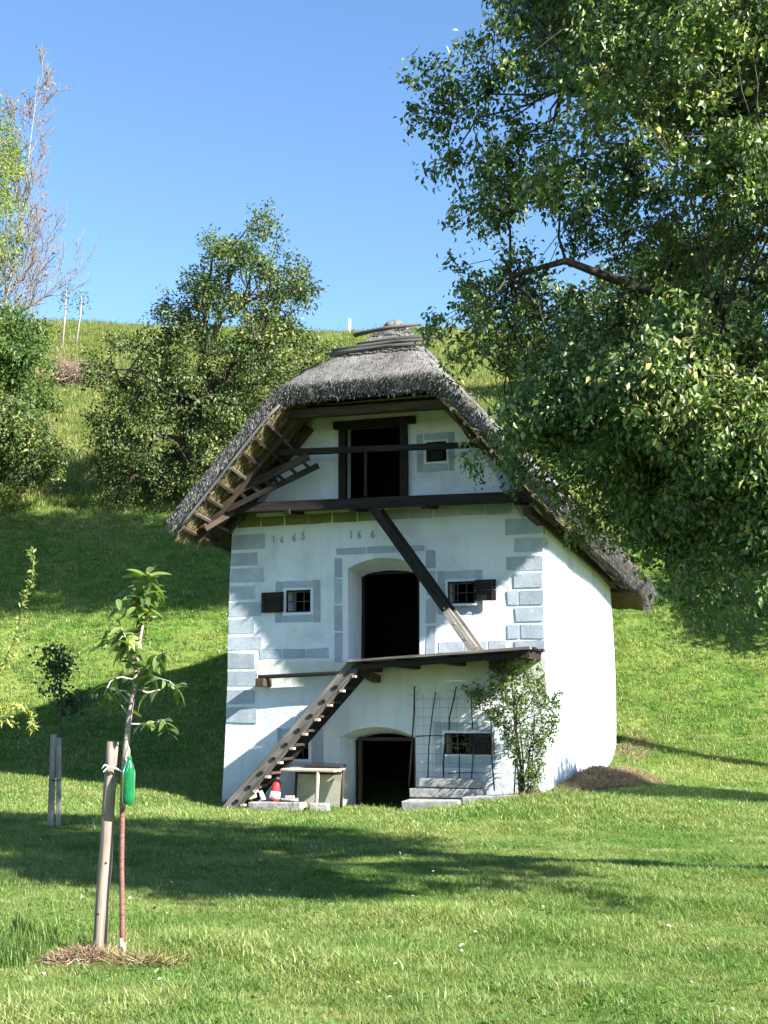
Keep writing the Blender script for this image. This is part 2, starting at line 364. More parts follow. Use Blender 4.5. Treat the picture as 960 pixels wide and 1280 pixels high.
def npmesh(name, V, F, mat, parent=None, smooth=False):   # V (n,3), F (m,k) with k 3 or 4
    me = bpy.data.meshes.new(name); V = np.asarray(V, 'f'); F = np.asarray(F, 'i'); k = F.shape[1]
    me.vertices.add(len(V)); me.vertices.foreach_set('co', V.ravel())
    me.loops.add(F.size); me.loops.foreach_set('vertex_index', F.ravel())
    me.polygons.add(len(F)); me.polygons.foreach_set('loop_start', np.arange(len(F), dtype='i') * k)
    me.update(calc_edges=True); me.materials.append(mat)
    if smooth: me.polygons.foreach_set('use_smooth', np.ones(len(F), bool))
    o = bpy.data.objects.new(name, me); C.objects.link(o); o.parent = parent
    return o
def unit(a): return a / (np.linalg.norm(a, axis=-1, keepdims=True) + 1e-9)
def leafverts(P, D, Nn, ln, wd, fold=.25):
    D = unit(D); Sd = unit(np.cross(D, Nn)); Nn = np.cross(Sd, D); ln = np.asarray(ln)[:, None]; wd = np.asarray(wd)[:, None]
    n = len(P); V = np.empty((n, 4, 3), 'f')
    mid = P + D * ln * .45
    V[:, 0] = P; V[:, 1] = mid + Sd * wd * .5 + Nn * wd * fold; V[:, 2] = P + D * ln - Nn * ln * .12; V[:, 3] = mid - Sd * wd * .5 + Nn * wd * fold
    F = np.empty((n, 2, 3), 'i'); b = np.arange(n, dtype='i')[:, None] * 4
    F[:, 0] = b + np.array([0, 1, 2]); F[:, 1] = b + np.array([0, 2, 3])
    return V.reshape(-1, 3), F.reshape(-1, 3)
def leaves(name, P, D, Nn, ln, wd, mat, parent, kind='stuff', fold=.25):
    V, F = leafverts(P, D, Nn, ln, wd, fold); o = npmesh(name, V, F, mat, parent)
    if kind: o['kind'] = kind
    return o
def strands(name, P, D, wd, mat, parent, side=None):      # thin three cornered blades from P along D
    D = np.asarray(D); n = len(P); sd = unit(np.cross(D, RS.normal(size=(n, 3)) if side is None else side)) * np.asarray(wd)[:, None] / 2
    V = np.empty((n, 3, 3), 'f'); V[:, 0] = P - sd; V[:, 1] = P + sd; V[:, 2] = P + D
    o = npmesh(name, V.reshape(-1, 3), np.arange(n * 3, dtype='i').reshape(-1, 3), mat, parent)
    o['kind'] = 'stuff'; return o
def sticks(A, B, ra, rb, k=4):         # many little prisms at once
    A = np.asarray(A, float); B = np.asarray(B, float); D = unit(B - A); n = len(A)
    ref = np.where(np.abs(D[:, 2:3]) > .9, [[1., 0, 0]], [[0., 0, 1]]); X = unit(np.cross(D, ref)); Y = np.cross(X, D)
    V = np.empty((n, 2, k, 3)); ra = np.broadcast_to(ra, (n,)); rb = np.broadcast_to(rb, (n,))
    for j in range(k):
        a = 2 * PI * j / k; o = X * math.cos(a) + Y * math.sin(a)
        V[:, 0, j] = A + o * ra[:, None]; V[:, 1, j] = B + o * rb[:, None]
    F = []
    b = np.arange(n)[:, None] * 2 * k
    for j in range(k):
        j2 = (j + 1) % k; F.append(b + np.array([[j, j2, k + j2, k + j]]))
    return V.reshape(-1, 3), np.concatenate(F, 0)

# ------------------------------------------------------------------ ground: one sheet
def axis(lo, hi, f0, f1, fine, coarse):
    a = list(np.arange(f0, f1, fine)); x = f0; st = fine
    while x > lo: st = min(st * 1.25, coarse); x -= st; a.insert(0, x)
    x = a[-1]; st = fine
    while x < hi: st = min(st * 1.25, coarse); x += st; a.append(x)
    return np.array(a)
xs = axis(-400, 400, -14, 14, .3, 25); ys = axis(-200, 420, 4, 45, .3, 20)
GX, GY = np.meshgrid(xs, ys); GZ = gz(GX, GY)
GZ = GZ + .02 * np.sin(GX * 3.1 + np.sin(GY * 2.3) * 2) * np.sin(GY * 2.7 + 1) * (GY < 60)
V = np.stack([GX, GY, GZ], -1).reshape(-1, 3); nx, ny = len(xs), len(ys)
i = np.arange(ny - 1)[:, None] * nx + np.arange(nx - 1)[None]; i = i.ravel()
g = npmesh('ground', V, np.stack([i, i + 1, i + nx + 1, i + nx], 1), M['turf'], None, True); tag(g, kind='structure')

# ------------------------------------------------------------------ HOUSE
HZ = R(-19)
house = empty('granary_house', (HO[0], HO[1], 0), HZ, 'old whitewashed thatched granary with grey painted quoins, loft gallery and dark doorways', 'granary')
XC = 3.12                                # ridge line
EAVE = 3.72; V0, V1 = -1.5, 9.6
def smin(a, b, k): h = np.clip(.5 + .5 * (b - a) / k, 0, 1); return b * (1 - h) + a * h - k * h * (1 - h)
def ztop(x, v):
    r = np.abs(x - XC); r = np.sqrt(r * r + .03)
    zs = 9.13 - 1.085 * r; zh = 7.46 + (v - V0) * .80; zb = 4.95 + (V1 - v) * .76
    z = smin(smin(zs, zh, .28), zb, .28)
    z = z - .05 * np.clip(v, 0, None) + .02 * np.sin(v * 1.7) * np.sin(r * 2 + 1)
    z = z - np.where(np.asarray(x) < XC, .10 * np.clip((r - 2.4) / 1.3, 0, 1) * np.clip(v + .5, 0, 5), 0)
    return z
def warp(x, y, z):                       # the walls are old: they batter, belly and wander a little
    t = min(max((5 - z) / 5, 0), 1)
    wl = max(0, 1 - x / 1.2); wr = max(0, 1 - (HW - x) / 1.2); wb = max(0, (y - HL + 1.5) / 1.5) if y > HL - 1.5 else 0
    X = x - .08 * t * wl + wr * (.05 * math.sin((z - .5) * .8)) * min(1, max(y, 0))
    Y = y + wb * (.16 * t) + .018 * math.sin(x * 1.9 + z * 1.3) * (1 if y < .6 else 0) + .012 * math.sin(x * .8 - z * 2.3) * (1 if y < .6 else 0)
    # rear half of the side wall curves gently inward at the top
    X -= wr * .10 * (max(0, y - 5) / 3) ** 2
    flare = min(max(0, (.7 - z)), .8) * .10
    X += flare * (wr * min(1, max(0, y) * .3) - wl * .3)
    return (X, Y, z)
def body_profile():
    zl, zr = 5.2, 5.06
    return [(0, -.9), (HW, -.9), (HW, zr), (XC + 1.55, 7.42), (XC - 1.6, 7.42), (0, zl)]
def solid(name, prof, y0, y1, shear=0.0):
    n = len(prof); v = [(x, y0, z) for x, z in prof] + [(x, y1, z - shear if z > 2 else z) for x, z in prof]
    f = [tuple(range(n)), tuple(range(2 * n - 1, n - 1, -1))] + [(i, i + n, (i + 1) % n + n, (i + 1) % n) for i in range(n)]
    me = bpy.data.meshes.new(name); me.from_pydata(v, [], f); me.update()
    import bmesh
    bm = bmesh.new(); bm.from_mesh(me); bmesh.ops.recalc_face_normals(bm, faces=bm.faces); bm.to_mesh(me); bm.free()
    o = bpy.data.objects.new(name, me); C.objects.link(o); return o
def loftcut(name, p0, p1, y0, y1):       # splayed opening
    n = len(p0); v = [(x, y0, z) for x, z in p0] + [(x, y1, z) for x, z in p1]
    f = [tuple(range(n)), tuple(range(2 * n - 1, n - 1, -1))] + [(i, i + n, (i + 1) % n + n, (i + 1) % n) for i in range(n)]
    me = bpy.data.meshes.new(name); me.from_pydata(v, [], f)
    import bmesh
    bm = bmesh.new(); bm.from_mesh(me); bmesh.ops.recalc_face_normals(bm, faces=bm.faces); bm.to_mesh(me); bm.free()
    o = bpy.data.objects.new(name, me); C.objects.link(o); return o
def arch(x0, x1, z0, zs, zc, n=8):       # outline: bottom left, bottom right, spring, crown, spring
    p = [(x0, z0), (x1, z0)]
    for k in range(n + 1):
        t = k / n; x = x1 + (x0 - x1) * t; p.append((x, zs + (zc - zs) * (1 - (2 * t - 1) ** 2)))
    return p
def rect(x0, x1, z0, z1): return [(x0, z0), (x1, z0), (x1, z1), (x0, z1)]
bodyo = solid('wall', body_profile(), 0, HL, .42)
cuts = [solid('cut', rect(.9, 5.3, -.85, 2.0), .5, 3.6), solid('cut', rect(.9, 5.3, 2.5, 4.75), .5, 3.6), solid('cut', rect(2.0, 4.6, 5.4, 7.05), .45, 3.2),
        loftcut('cut', arch(2.26, 3.70, -.7, 1.16, 1.34), arch(2.40, 3.60, -.7, 1.08, 1.20), -.02, .52),
        loftcut('cut', arch(2.40, 3.80, 2.50, 4.24, 4.42), arch(2.50, 3.64, 2.50, 4.12, 4.22), -.02, .52),
        loftcut('cut', rect(2.28, 3.56, 5.49, 6.98), rect(2.28, 3.56, 5.49, 6.98), -.02, .5)]
for r_ in ((1.15, 1.65, 3.45, 3.87), (4.32, 4.82, 3.53, 3.93), (4.24, 5.12, .86, 1.23), (1.17, 1.65, .74, 1.16), (3.93, 4.32, 6.16, 6.53)):
    cuts.append(loftcut('cut', rect(*r_), rect(*r_), -.02, .52))
for c_ in cuts:
    bo = bodyo.modifiers.new('b', 'BOOLEAN'); bo.object = c_; bo.operation = 'DIFFERENCE'; bo.solver = 'EXACT'
dg = bpy.context.evaluated_depsgraph_get()
me = bpy.data.meshes.new_from_object(bodyo.evaluated_get(dg))
import bmesh
bm = bmesh.new(); bm.from_mesh(me)
bmesh.ops.triangulate(bm, faces=bm.faces)
# slice into a fine grid so that the bellying reads
for ax, lo, hi, st in ((0, .3, 6, .3), (2, -.3, 7.4, .3), (1, .6, 8, .5)):
    x = lo
    while x < hi:
        co = [0, 0, 0]; no = [0, 0, 0]; co[ax] = x; no[ax] = 1
        bmesh.ops.bisect_plane(bm, geom=bm.verts[:] + bm.edges[:] + bm.faces[:], plane_co=co, plane_no=no, dist=1e-5); x += st
bmesh.ops.remove_doubles(bm, verts=bm.verts, dist=1e-4)
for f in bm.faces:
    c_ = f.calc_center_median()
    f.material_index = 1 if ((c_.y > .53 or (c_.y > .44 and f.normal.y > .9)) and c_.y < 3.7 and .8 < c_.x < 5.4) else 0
    f.smooth = False
for v_ in bm.verts: v_.co = warp(*v_.co)
me2 = bpy.data.meshes.new('wall'); bm.to_mesh(me2); bm.free(); me2.materials.append(M['plaster']); me2.materials.append(M['shade_black'])
for o_ in [bodyo] + cuts: bpy.data.objects.remove(o_)
wall = bpy.data.objects.new('wall', me2); C.objects.link(wall); wall.parent = house

# painted quoins, bands and surrounds: each its own low slab on the plaster
def plate(name, x0, x1, z0, z1, y=0, face='front', proud=.007, mat='paint', parent=None, jit=.013):
    b = MB(); j = lambda: random.uniform(-jit, jit)
    if face == 'front':
        P = [(x0 + j(), y - proud, z0 + j()), (x0 + j(), y - proud, z1 + j()), (x0, y + .03, z1), (x0, y + .03, z0),
             (x1 + j(), y - proud, z0 + j()), (x1 + j(), y - proud, z1 + j()), (x1, y + .03, z1), (x1, y + .03, z0)]
    else:                               # side wall: x0,x1 are depths
        P = [(HW + proud, x0 + j(), z0 + j()), (HW + proud, x0 + j(), z1 + j()), (HW - .03, x0, z1), (HW - .03, x0, z0),
             (HW + proud, x1 + j(), z0 + j()), (HW + proud, x1 + j(), z1 + j()), (HW - .03, x1, z1), (HW - .03, x1, z0)]
        P = [P[k] for k in (3, 2, 1, 0, 7, 6, 5, 4)]
    # order so that faces look outwards
    b.quadbox(P if face != 'front' else [P[k] for k in (0, 1, 2, 3, 4, 5, 6, 7)])
    o = b.build(name, M[mat], parent or house, warp=warp)
    bmm = bmesh.new(); bmm.from_mesh(o.data); bmesh.ops.recalc_face_normals(bmm, faces=bmm.faces); bmm.to_mesh(o.data); bmm.free()
    return o
lq = [(4.69, 4.98, .70), (4.38, 4.62, .55), (4.05, 4.33, .70), (3.72, 3.98, .54), (3.40, 3.66, .66), (3.07, 3.34, .54), (2.76, 3.01, .68), (2.42, 2.70, .54), (2.08, 2.36, .62), (1.76, 2.02, .56), (1.40, 1.68, .62)]
for k, (a, b_, w_) in enumerate(lq): plate('quoin', .012, w_, a, b_, proud=.006 if k < 9 else .016)
rq = [(4.73, 5.02, 5.42), (4.41, 4.66, 5.57), (4.09, 4.34, 5.41), (3.79, 4.04, 5.56), (3.48, 3.73, 5.43), (3.18, 3.42, 5.57), (2.88, 3.12, 5.43), (2.66, 2.83, 5.56)]
for k, (a, b_, w_) in enumerate(rq):
    if w_ < 5.5 and k >= 3:
        plate('quoin', w_, w_ + .20, a, b_, proud=.013); plate('quoin', w_ + .23, HW - .015, a, b_, proud=.013)
    else: plate('quoin', w_, HW - .012, a, b_, proud=.006 if k < 3 else .013)
plate('quoin', .012, .20, 4.73, 5.0, face='side'); plate('quoin', .012, .42, 4.36, 4.68, face='side'); plate('quoin', .012, .2, 4.08, 4.31, face='side')
plate('quoin', 7.6, 8.0, 3.6, 4.1, face='side')
x = .12
for k in range(11):                      # band of blocks below the loft floor
    x1 = x + .47
    plate('painted_block', x, x1, 5.115, 5.30); x = x1 + .025
for a, b_ in ((.66, 1.09), (1.115, 1.56), (1.585, 2.02)): plate('painted_block', a, b_, 2.585, 2.77)
for a, b_ in ((4.15, 4.62), (4.65, 5.05), (5.08, 5.40)): plate('painted_block', a, b_, 2.66, 2.85)
for a, b_ in ((2.17, 2.76), (2.785, 3.34), (3.365, 3.90)): plate('painted_block', a, b_, 4.50, 4.62)
for a, b_ in ((2.50, 3.06), (3.09, 3.56), (3.59, 4.05), (4.08, 4.44)):
    plate('painted_block', 2.13, 2.29, a, b_)
    plate('painted_block', 3.92, 4.10, a + .1, b_ + .08)
def frame(x0, x1, z0, z1, a0, a1, b0, b1):
    plate('window_surround', x0, a0, z0, z1); plate('window_surround', a1, x1, z0, z1)
    plate('window_surround', a0 + .003, a1 - .003, z0, b0); plate('window_surround', a0 + .003, a1 - .003, b1, z1)
frame(.94, 1.85, 3.26, 4.04, 1.10, 1.70, 3.40, 3.92)
frame(4.14, 4.98, 3.34, 4.12, 4.27, 4.87, 3.48, 3.98)
frame(4.06, 5.18, .63, 1.42, 4.20, 5.15, .82, 1.27)
frame(1.04, 1.95, .50, 1.30, 1.13, 1.70, .70, 1.2)
frame(3.75, 4.47, 5.97, 6.69, 3.88, 4.36, 6.11, 6.57)
# sloping border of the gable, cut in blocks
for sgn, xe, ze in ((1, .0, 5.2), (-1, HW, 5.06)):
    tx = XC - 1.6 if sgn > 0 else XC + 1.55
    for k in range(5):
        t0, t1 = .08 + k * .18, .08 + k * .18 + .17
        p = lambda t, o: (xe + (tx - xe) * t + sgn * o * .72, ze + (7.42 - ze) * t - o * .70)
        b = MB(); q = [p(t0, .02), p(t1, .02), p(t1, .34), p(t0, .34)]
        P = [(q[0][0], -.01, q[0][1]), (q[3][0], -.01, q[3][1]), (q[3][0], .03, q[3][1]), (q[0][0], .03, q[0][1]),
             (q[1][0], -.01, q[1][1]), (q[2][0], -.01, q[2][1]), (q[2][0], .03, q[2][1]), (q[1][0], .03, q[1][1])]
        b.quadbox(P); b.build('painted_block', M['paint'], house, warp=warp)
# brushed numerals
M['ink'] = plain('faded_ink', (.22, .23, .25), (.44, .45, .46), 30, .9, 0)
G = {'1': [[(.02, .75), (.16, 1), (.16, 0)], [(.04, 0), (.28, 0)]],
     '6': [[(.42, .95), (.22, .8), (.08, .5), (.06, .22), (.2, .02), (.38, .1), (.42, .3), (.28, .46), (.1, .36)]],
     '3': [[(.05, .95), (.42, .97), (.22, .6), (.42, .42), (.42, .18), (.22, .0), (.02, .12)]],
     '.': [[(.1, .5), (.16, .46)]]}
def numeral(ch, x, z, h, w_=.016):
    b = MB()
    for st in G[ch]:
        for (a, c_), (d, e) in zip(st, st[1:]):
            b.beam((x + a * h, -.008, z + c_ * h), (x + d * h, -.008, z + e * h), w_, .03, (0, 1, 0))
    b.build('painted_numeral', M['ink'], house, warp=warp)
for ch, x_, z_, h_ in (('1', .86, 4.80, .13), ('.', .98, 4.80, .13), ('6', 1.02, 4.78, .12), ('6', 1.27, 4.80, .15), ('.', 1.41, 4.80, .14), ('3', 1.45, 4.82, .14), ('1', 2.45, 4.80, .14), ('6', 2.60, 4.79, .14), ('6', 2.86, 4.79, .14)):
    numeral(ch, x_, z_, h_)

# doorways: frames and jambs
def jambs(name, x0, x1, z0, z1, y, t, mat, lintel=None, arched=False):
    fr = empty(name, (0, 0, 0)); fr.parent = house
    for xx in (x0 + t / 2, x1 - t / 2):
        b = MB(); b.beam((xx, y, z0), (xx, y, z1), t, t * 1.1, (0, 1, 0), .006); b.build('jamb', M[mat], fr, bevel=.008)
    b = MB(); b.beam((x0 - (.1 if lintel else 0), y - .02, z1 + t * .45), (x1 + (.16 if lintel else 0), y - .02, z1 + t * .45), t * 1.2, t, (0, 0, 1), .006)
    b.build('lintel', M[mat], fr, bevel=.008)
jambs('door_frame', 2.47, 3.62, -.4, 1.08, .42, .07, 'brown_wood')
jambs('door_frame', 2.50, 3.66, 2.5, 4.16, .50, .05, 'dark_wood')
jambs('door_frame', 2.22, 3.58, 5.45, 6.90, .0, .14, 'dark_wood', True)
# windows with bars and open shutters
def window(x0, x1, z0, z1, bars, sh=None, shz=None, tilt=0.0, y=.05):
    wn = empty('window', (0, 0, 0)); wn.parent = house
    t = .025
    for nm, a, c_, s1, s2 in (('frame', (x0, y, (z0 + z1) / 2), 0, t, z1 - z0), ('frame', (x1, y, (z0 + z1) / 2), 0, t, z1 - z0)):
        b = MB(); b.box((a[0] + (t / 2 if a[0] == x0 else -t / 2), y, a[2]), (t, .04, z1 - z0)); b.build('frame', M['dark_wood'], wn)
    for zz in (z0 + t / 2, z1 - t / 2):
        b = MB(); b.box(((x0 + x1) / 2, y + .003, zz), (x1 - x0 - 2 * t, .036, t)); b.build('frame', M['dark_wood'], wn)
    for k in range(bars[0]):
        b = MB(); xx = x0 + (x1 - x0) * (k + 1) / (bars[0] + 1); b.tube([(xx, y + .05, z0), (xx, y + .05, z1)], .009, 6); b.build('bar', M['wire'], wn)
    for k in range(bars[1]):
        b = MB(); zz = z0 + (z1 - z0) * (k + 1) / (bars[1] + 1); b.tube([(x0, y + .06, zz), (x1, y + .06, zz)], .009, 6); b.build('bar', M['wire'], wn)
    if sh:
        h0, h1 = sh; zz0, zz1 = shz; st = empty('shutter', (0, 0, 0)); st.parent = house; n = 2
        for k in range(n):
            a, c_ = zz0 + (zz1 - zz0) * k / n + .004, zz0 + (zz1 - zz0) * (k + 1) / n - .004
            b = MB(); b.beam((h0, -.045, (a + c_) / 2), (h1, -.045 - tilt, (a + c_) / 2), .028, c_ - a, (0, 0, 1), .003); b.build('board', M['dark_wood'], st, bevel=.004)
        for f_ in (.14, .86):
            b = MB(); xx = h0 + (h1 - h0) * f_; b.beam((xx, -.07 - tilt * f_, zz0 + .02), (xx, -.07 - tilt * f_, zz1 - .02), .04, .02, (0, 1, 0)); b.build('batten', M['dark_wood'], st)
window(1.15, 1.65, 3.45, 3.87, (2, 1), (1.12, .68), (3.45, 3.84), .02)
window(4.32, 4.82, 3.53, 3.93, (2, 1), (4.84, 5.24), (3.56, 3.94), .03)
window(4.24, 5.12, .86, 1.23, (3, 1), (4.72, 5.13), (.87, 1.22), .02)
window(1.17, 1.65, .74, 1.16, (2, 1))
window(3.93, 4.32, 6.16, 6.53, (0, 0), (3.95, 4.30), (6.18, 6.51), 0.0)
P = np.column_stack([RS.uniform(4.28, 4.75, 70), RS.uniform(.02, .12, 70), RS.uniform(.9, 1.18, 70)])
strands('nest_straw', P, RS.normal(size=(70, 3)) * [.09, .02, .08], RS.uniform(.006, .012, 70), M['straw_yellow'], house)
window_sill = MB(); window_sill.box((4.57, -.02, 3.5), (.6, .08, .03)); window_sill.build('window_sill', M['plaster'], house)

# ---- loft gallery beams (rest in the wall heads)
def hbeam(name, p0, p1, w_, h_, mat='dark_wood', parent=None, up=(0, 0, 1), bev=.012, jit=.006):
    b = MB(); n = 4; p0, p1 = Vector(p0), Vector(p1)
    for_ = b.beam(p0, p1, w_, h_, up, jit); return b.build(name, M[mat], parent or house, bevel=bev)
gal = empty('loft_gallery', (0, 0, 0)); gal.parent = house
hbeam('sill_beam', (-.02, -.6, 5.39), (6.05, -.6, 5.30), .16, .19, parent=gal)
hbeam('rail_beam', (.95, -.62, 6.40), (5.45, -.62, 6.27), .09, .11, parent=gal)
for x_ in (2.97,): hbeam('post', (x_, -.62, 5.46), (x_, -.62, 6.30), .055, .055, parent=gal, up=(0, 1, 0))
for x_ in (.25, 1.45, 2.75, 4.1, 5.8): hbeam('joist', (x_, .2, 5.40 - x_ * .012), (x_, -.72, 5.27 - x_ * .012), .12, .10, parent=gal)
for k in range(4):
    y_ = -.08 - k * .13
    if k < 3: hbeam('floor_board', (.1, y_, 5.445), (5.95, y_, 5.40), .12, .03, parent=gal, bev=0)
hbeam('hip_beam', (XC - 1.75, -.95, 7.02), (XC + 1.75, -.95, 6.98), .16, .16, 'brown_wood')
hbeam('hip_beam', (XC - 1.65, -.45, 7.20), (XC + 1.6, -.45, 7.18), .14, .14, 'dark_wood')
hbeam('wall_plate', (-.12, -1.05, 5.05), (-.12, HL, 4.72), .15, .15, 'brown_wood')
hbeam('wall_plate', (HW - .04, -1.05, 4.99), (HW - .04, HL + .6, 4.55), .15, .15, 'brown_wood')

# ---- thatched roof: heavy shell
roof = empty('roof', (0, 0, 0)); roof.parent = house
nu, nv = 97, 111
us = np.linspace(-1, 1, nu); vs = np.linspace(V0, V1, nv)
UU, VV = np.meshgrid(us, vs)
rn = RS.normal(size=(nv, nu)) * .018
top = np.stack([XC + UU * EAVE, VV, ztop(XC + UU * EAVE, VV) + rn], -1)
ragged = .05 * np.sin(VV * 9) * np.sin(VV * 3.3)
bx = XC + UU * (EAVE - .28 + ragged * .4)
by = np.clip(VV, V0 + .12, V1 - .12)
thick = .33 + .15 * np.abs(UU) + .015 * np.sin(UU * 40) 
bot = np.stack([bx, by, ztop(bx, by) - thick + RS.normal(size=(nv, nu)) * .012], -1)
V = np.concatenate([top.reshape(-1, 3), bot.reshape(-1, 3)]); n_ = nu * nv
q = (np.arange(nv - 1)[:, None] * nu + np.arange(nu - 1)[None]).ravel()
F = [np.stack([q, q + 1, q + nu + 1, q + nu], 1), np.stack([q + n_, q + nu + n_, q + nu + 1 + n_, q + 1 + n_], 1)]
for rowset, flip in ((np.arange(nu), 0), (np.arange(nu) + (nv - 1) * nu, 1), (np.arange(nv) * nu, 1), (np.arange(nv) * nu + nu - 1, 0)):
    a, b_ = rowset[:-1], rowset[1:]
    f_ = np.stack([a, a + n_, b_ + n_, b_], 1); F.append(f_[:, ::-1] if flip else f_)
th = npmesh('thatch', V, np.concatenate(F), M['thatch'], roof, True)
th.data.materials.append(M['straw_under'])
mi = np.zeros(len(th.data.polygons), 'i'); k0 = len(F[0]); mi[k0:k0 + len(F[1])] = 1; th.data.polygons.foreach_set('material_index', mi)
uvl = th.data.uv_layers.new(name='UVMap'); li = np.empty(len(th.data.loops), 'i'); th.data.loops.foreach_get('vertex_index', li)
# straw runs down each slope: across coordinate = v on the sides, x on the hips
sidew = ((9.13 - 1.085 * np.abs(V[:, 0] - XC)) < (7.46 + (V[:, 1] - V0) * .8))
uvv = np.where(sidew[:, None], np.stack([V[:, 1], V[:, 2]], 1), np.stack([V[:, 0] + 3.3, V[:, 2]], 1))
uvl.data.foreach_set('uv', uvv[li].astype('f').ravel())
try: th.data.shade_smooth()
except Exception: pass
# loose straws on the surface, pointing down the slope
def roof_straws(n, xr, vr, lift, ln, wd, mat, name):
    x = RS.uniform(*xr, n); v = RS.uniform(*vr, n); e = .03
    z = ztop(x, v); gx = (ztop(x + e, v) - z) / e; gv = (ztop(x, v + e) - z) / e
    down = unit(np.stack([-gx, -gv, -(gx ** 2 + gv ** 2)], 1)); nn = unit(np.stack([-gx, -gv, np.ones(n)], 1))
    d = unit(down + nn * RS.uniform(.02, lift, n)[:, None] + RS.normal(size=(n, 3)) * .10) * RS.uniform(*ln, n)[:, None]
    P = np.stack([x, v, z], 1) + nn * RS.uniform(-.01, .02, n)[:, None]
    strands(name, P, d, RS.uniform(*wd, n), mat, roof, nn)
roof_straws(26000, (XC - EAVE, XC + EAVE), (V0, 2.0), .05, (.06, .2), (.006, .013), M['straw_grey'], 'loose_straw')
roof_straws(42000, (XC + .2, XC + EAVE), (1.0, V1), .25, (.08, .26), (.008, .022), M['straw_grey'], 'loose_straw')
roof_straws(12000, (XC - EAVE, XC - .2), (2.0, 5.0), .25, (.08, .26), (.008, .02), M['straw_grey'], 'loose_straw')
# rims: cut ends of straw at the eaves, the verges and the hip
def rim(n, fx, name, mat, ln=(.05, .16), down=(0, 0, -1), sp=.35):
    P = np.array([fx(RS.uniform(), RS.uniform()) for _ in range(n)])
    d = unit(np.array(down) + RS.normal(size=(n, 3)) * sp * .7) * RS.uniform(*ln, n)[:, None]
    strands(name, P, d, RS.uniform(.008, .02, n), mat, roof)
def rr(a, b, t): return a + (b - a) * t
def f_verge(t, s):
    u = rr(-1, 1, t); x = XC + u * EAVE; xb = XC + u * (EAVE - .28); zt = float(ztop(x, V0)); zb = float(ztop(xb, V0 + .12)) - .40 - .1 * abs(u)
    return (rr(x, xb, s), V0 - .01 + .12 * s, rr(zt, zb, s))
rim(6500, f_verge, 'verge_straw', M['straw_grey'], (.03, .10), (0, -.35, -.8), .45)
def f_eave(sg):
    def f(t, s):
        v = rr(V0, V1, t); x = XC + sg * EAVE; xb = XC + sg * (EAVE - .28); return (rr(x, xb, s), v, rr(float(ztop(x, v)), float(ztop(xb, v)) - .5, s))
    return f
rim(9000, f_eave(1), 'eave_straw', M['straw_grey'], (.06, .2), (.5, 0, -.8), .4)
rim(6000, f_eave(-1), 'eave_straw', M['straw_grey'], (.06, .2), (-.5, 0, -.8), .4)
# moss and weeds growing low on the right hand slope
n = 2200; P = []
v = np.clip(RS.choice(RS.uniform(.5, 9, 24), n) + RS.normal(size=n) * .22, V0, V1); x = XC + EAVE - np.abs(RS.normal(size=n)) * .35 - .05
P = np.stack([x, v, ztop(x, v)], 1)
strands('roof_moss', P, unit(RS.normal(size=(n, 3)) * .6 + [.3, 0, .7]) * RS.uniform(.04, .14, n)[:, None], RS.uniform(.01, .024, n), M['moss_straw'], roof)
# laths below the straw, straw bundles between them, rafters, verge pole
def under(x, v): return float(ztop(x, v)) - .43 - .1 * abs(x - XC) / EAVE
for sg in (-1, 1):
    k = 0; r_ = 1.72
    while r_ < 3.5:
        x_ = XC + sg * r_; p0 = (x_, V0 + .03, under(x_, V0 + .1) - .03); p1 = (x_, HL + .9, under(x_, HL + .9) - .03)
        b = MB(); b.beam(p0, p1, .05, .065, (sg * .7, 0, .7)); b.build('lath', M['brown_wood'] if k % 3 else M['weathered_wood'], roof); r_ += .235; k += 1
    for v_ in (-.85, -.1, 1.1, 2.3, 3.5, 4.7, 5.9, 7.1, 8.3):
        p0 = Vector((XC + sg * .25, v_, float(ztop(XC + sg * .25, max(v_, 1))) - .62)) if v_ > 1 else Vector((XC + sg * 1.45, v_, under(XC + sg * 1.45, v_) - .13))
        x1 = XC + sg * 3.42; p1 = Vector((x1, v_, under(x1, v_) - .10)); b = MB(); b.beam(p0, p1, .12, .13, (0, 0, 1), .006); b.build('rafter', M['brown_wood'], roof, bevel=.01)
    if sg < 0: b = MB(); b.tube([(XC + sg * r2, V0 + .02, under(XC + sg * r2, V0 + .1) + .10) for r2 in np.linspace(1.5, 3.55, 9)], [.026] * 9, 6); b.build('verge_pole', M['weathered_wood'], roof, smooth=True)
    # straw bundles in the bays of the verge
    n = 11000; r2 = RS.uniform(1.5, 3.5, n); v2 = RS.uniform(V0 + .05, -.3, n); x2 = XC + sg * r2
    z2 = np.array([under(a, max(c_, V0 + .1)) for a, c_ in zip(x2, v2)]) + RS.uniform(-.02, .02, n)
    d = unit(np.stack([sg * np.ones(n) * .68, RS.normal(size=n) * .25, -np.ones(n) * .74 + RS.normal(size=n) * .3], 1)) * RS.uniform(.08, .2, n)[:, None]
    strands('bundle_straw', np.stack([x2, v2, z2], 1), d, RS.uniform(.008, .02, n), M['straw_yellow'], roof)
# poles lying across the hip and the ridge
M['old_pole'] = wood('old_pole', (.03, .027, .025), (.075, .07, .065), (.15, .142, .135))
def pole(pts, r0, mat='old_pole'):
    b = MB(); b.tube(pts, [r0 * (1 - .3 * k / (len(pts) - 1)) for k in range(len(pts))], 8); b.build('ridge_pole', M[mat], roof, smooth=True)
def on(x, v, dz=.05): return (x, v, float(ztop(x, v)) + dz)
pole([(2.28, -.68, 8.17), (2.7, -.68, 8.21), (3.4, -.68, 8.23), (4.22, -.66, 8.22)], .05)
pole([(2.3, -.60, 8.25), (2.9, -.60, 8.30), (3.6, -.58, 8.33), (4.2, -.58, 8.30)], .05)
pole([(4.28, -.45, 8.40), (3.5, -.48, 8.42), (2.75, -.5, 8.37)], .045)
pole([(2.52, -.05, 8.70), (3.1, -.05, 8.78), (3.86, -.05, 8.79)], .045)
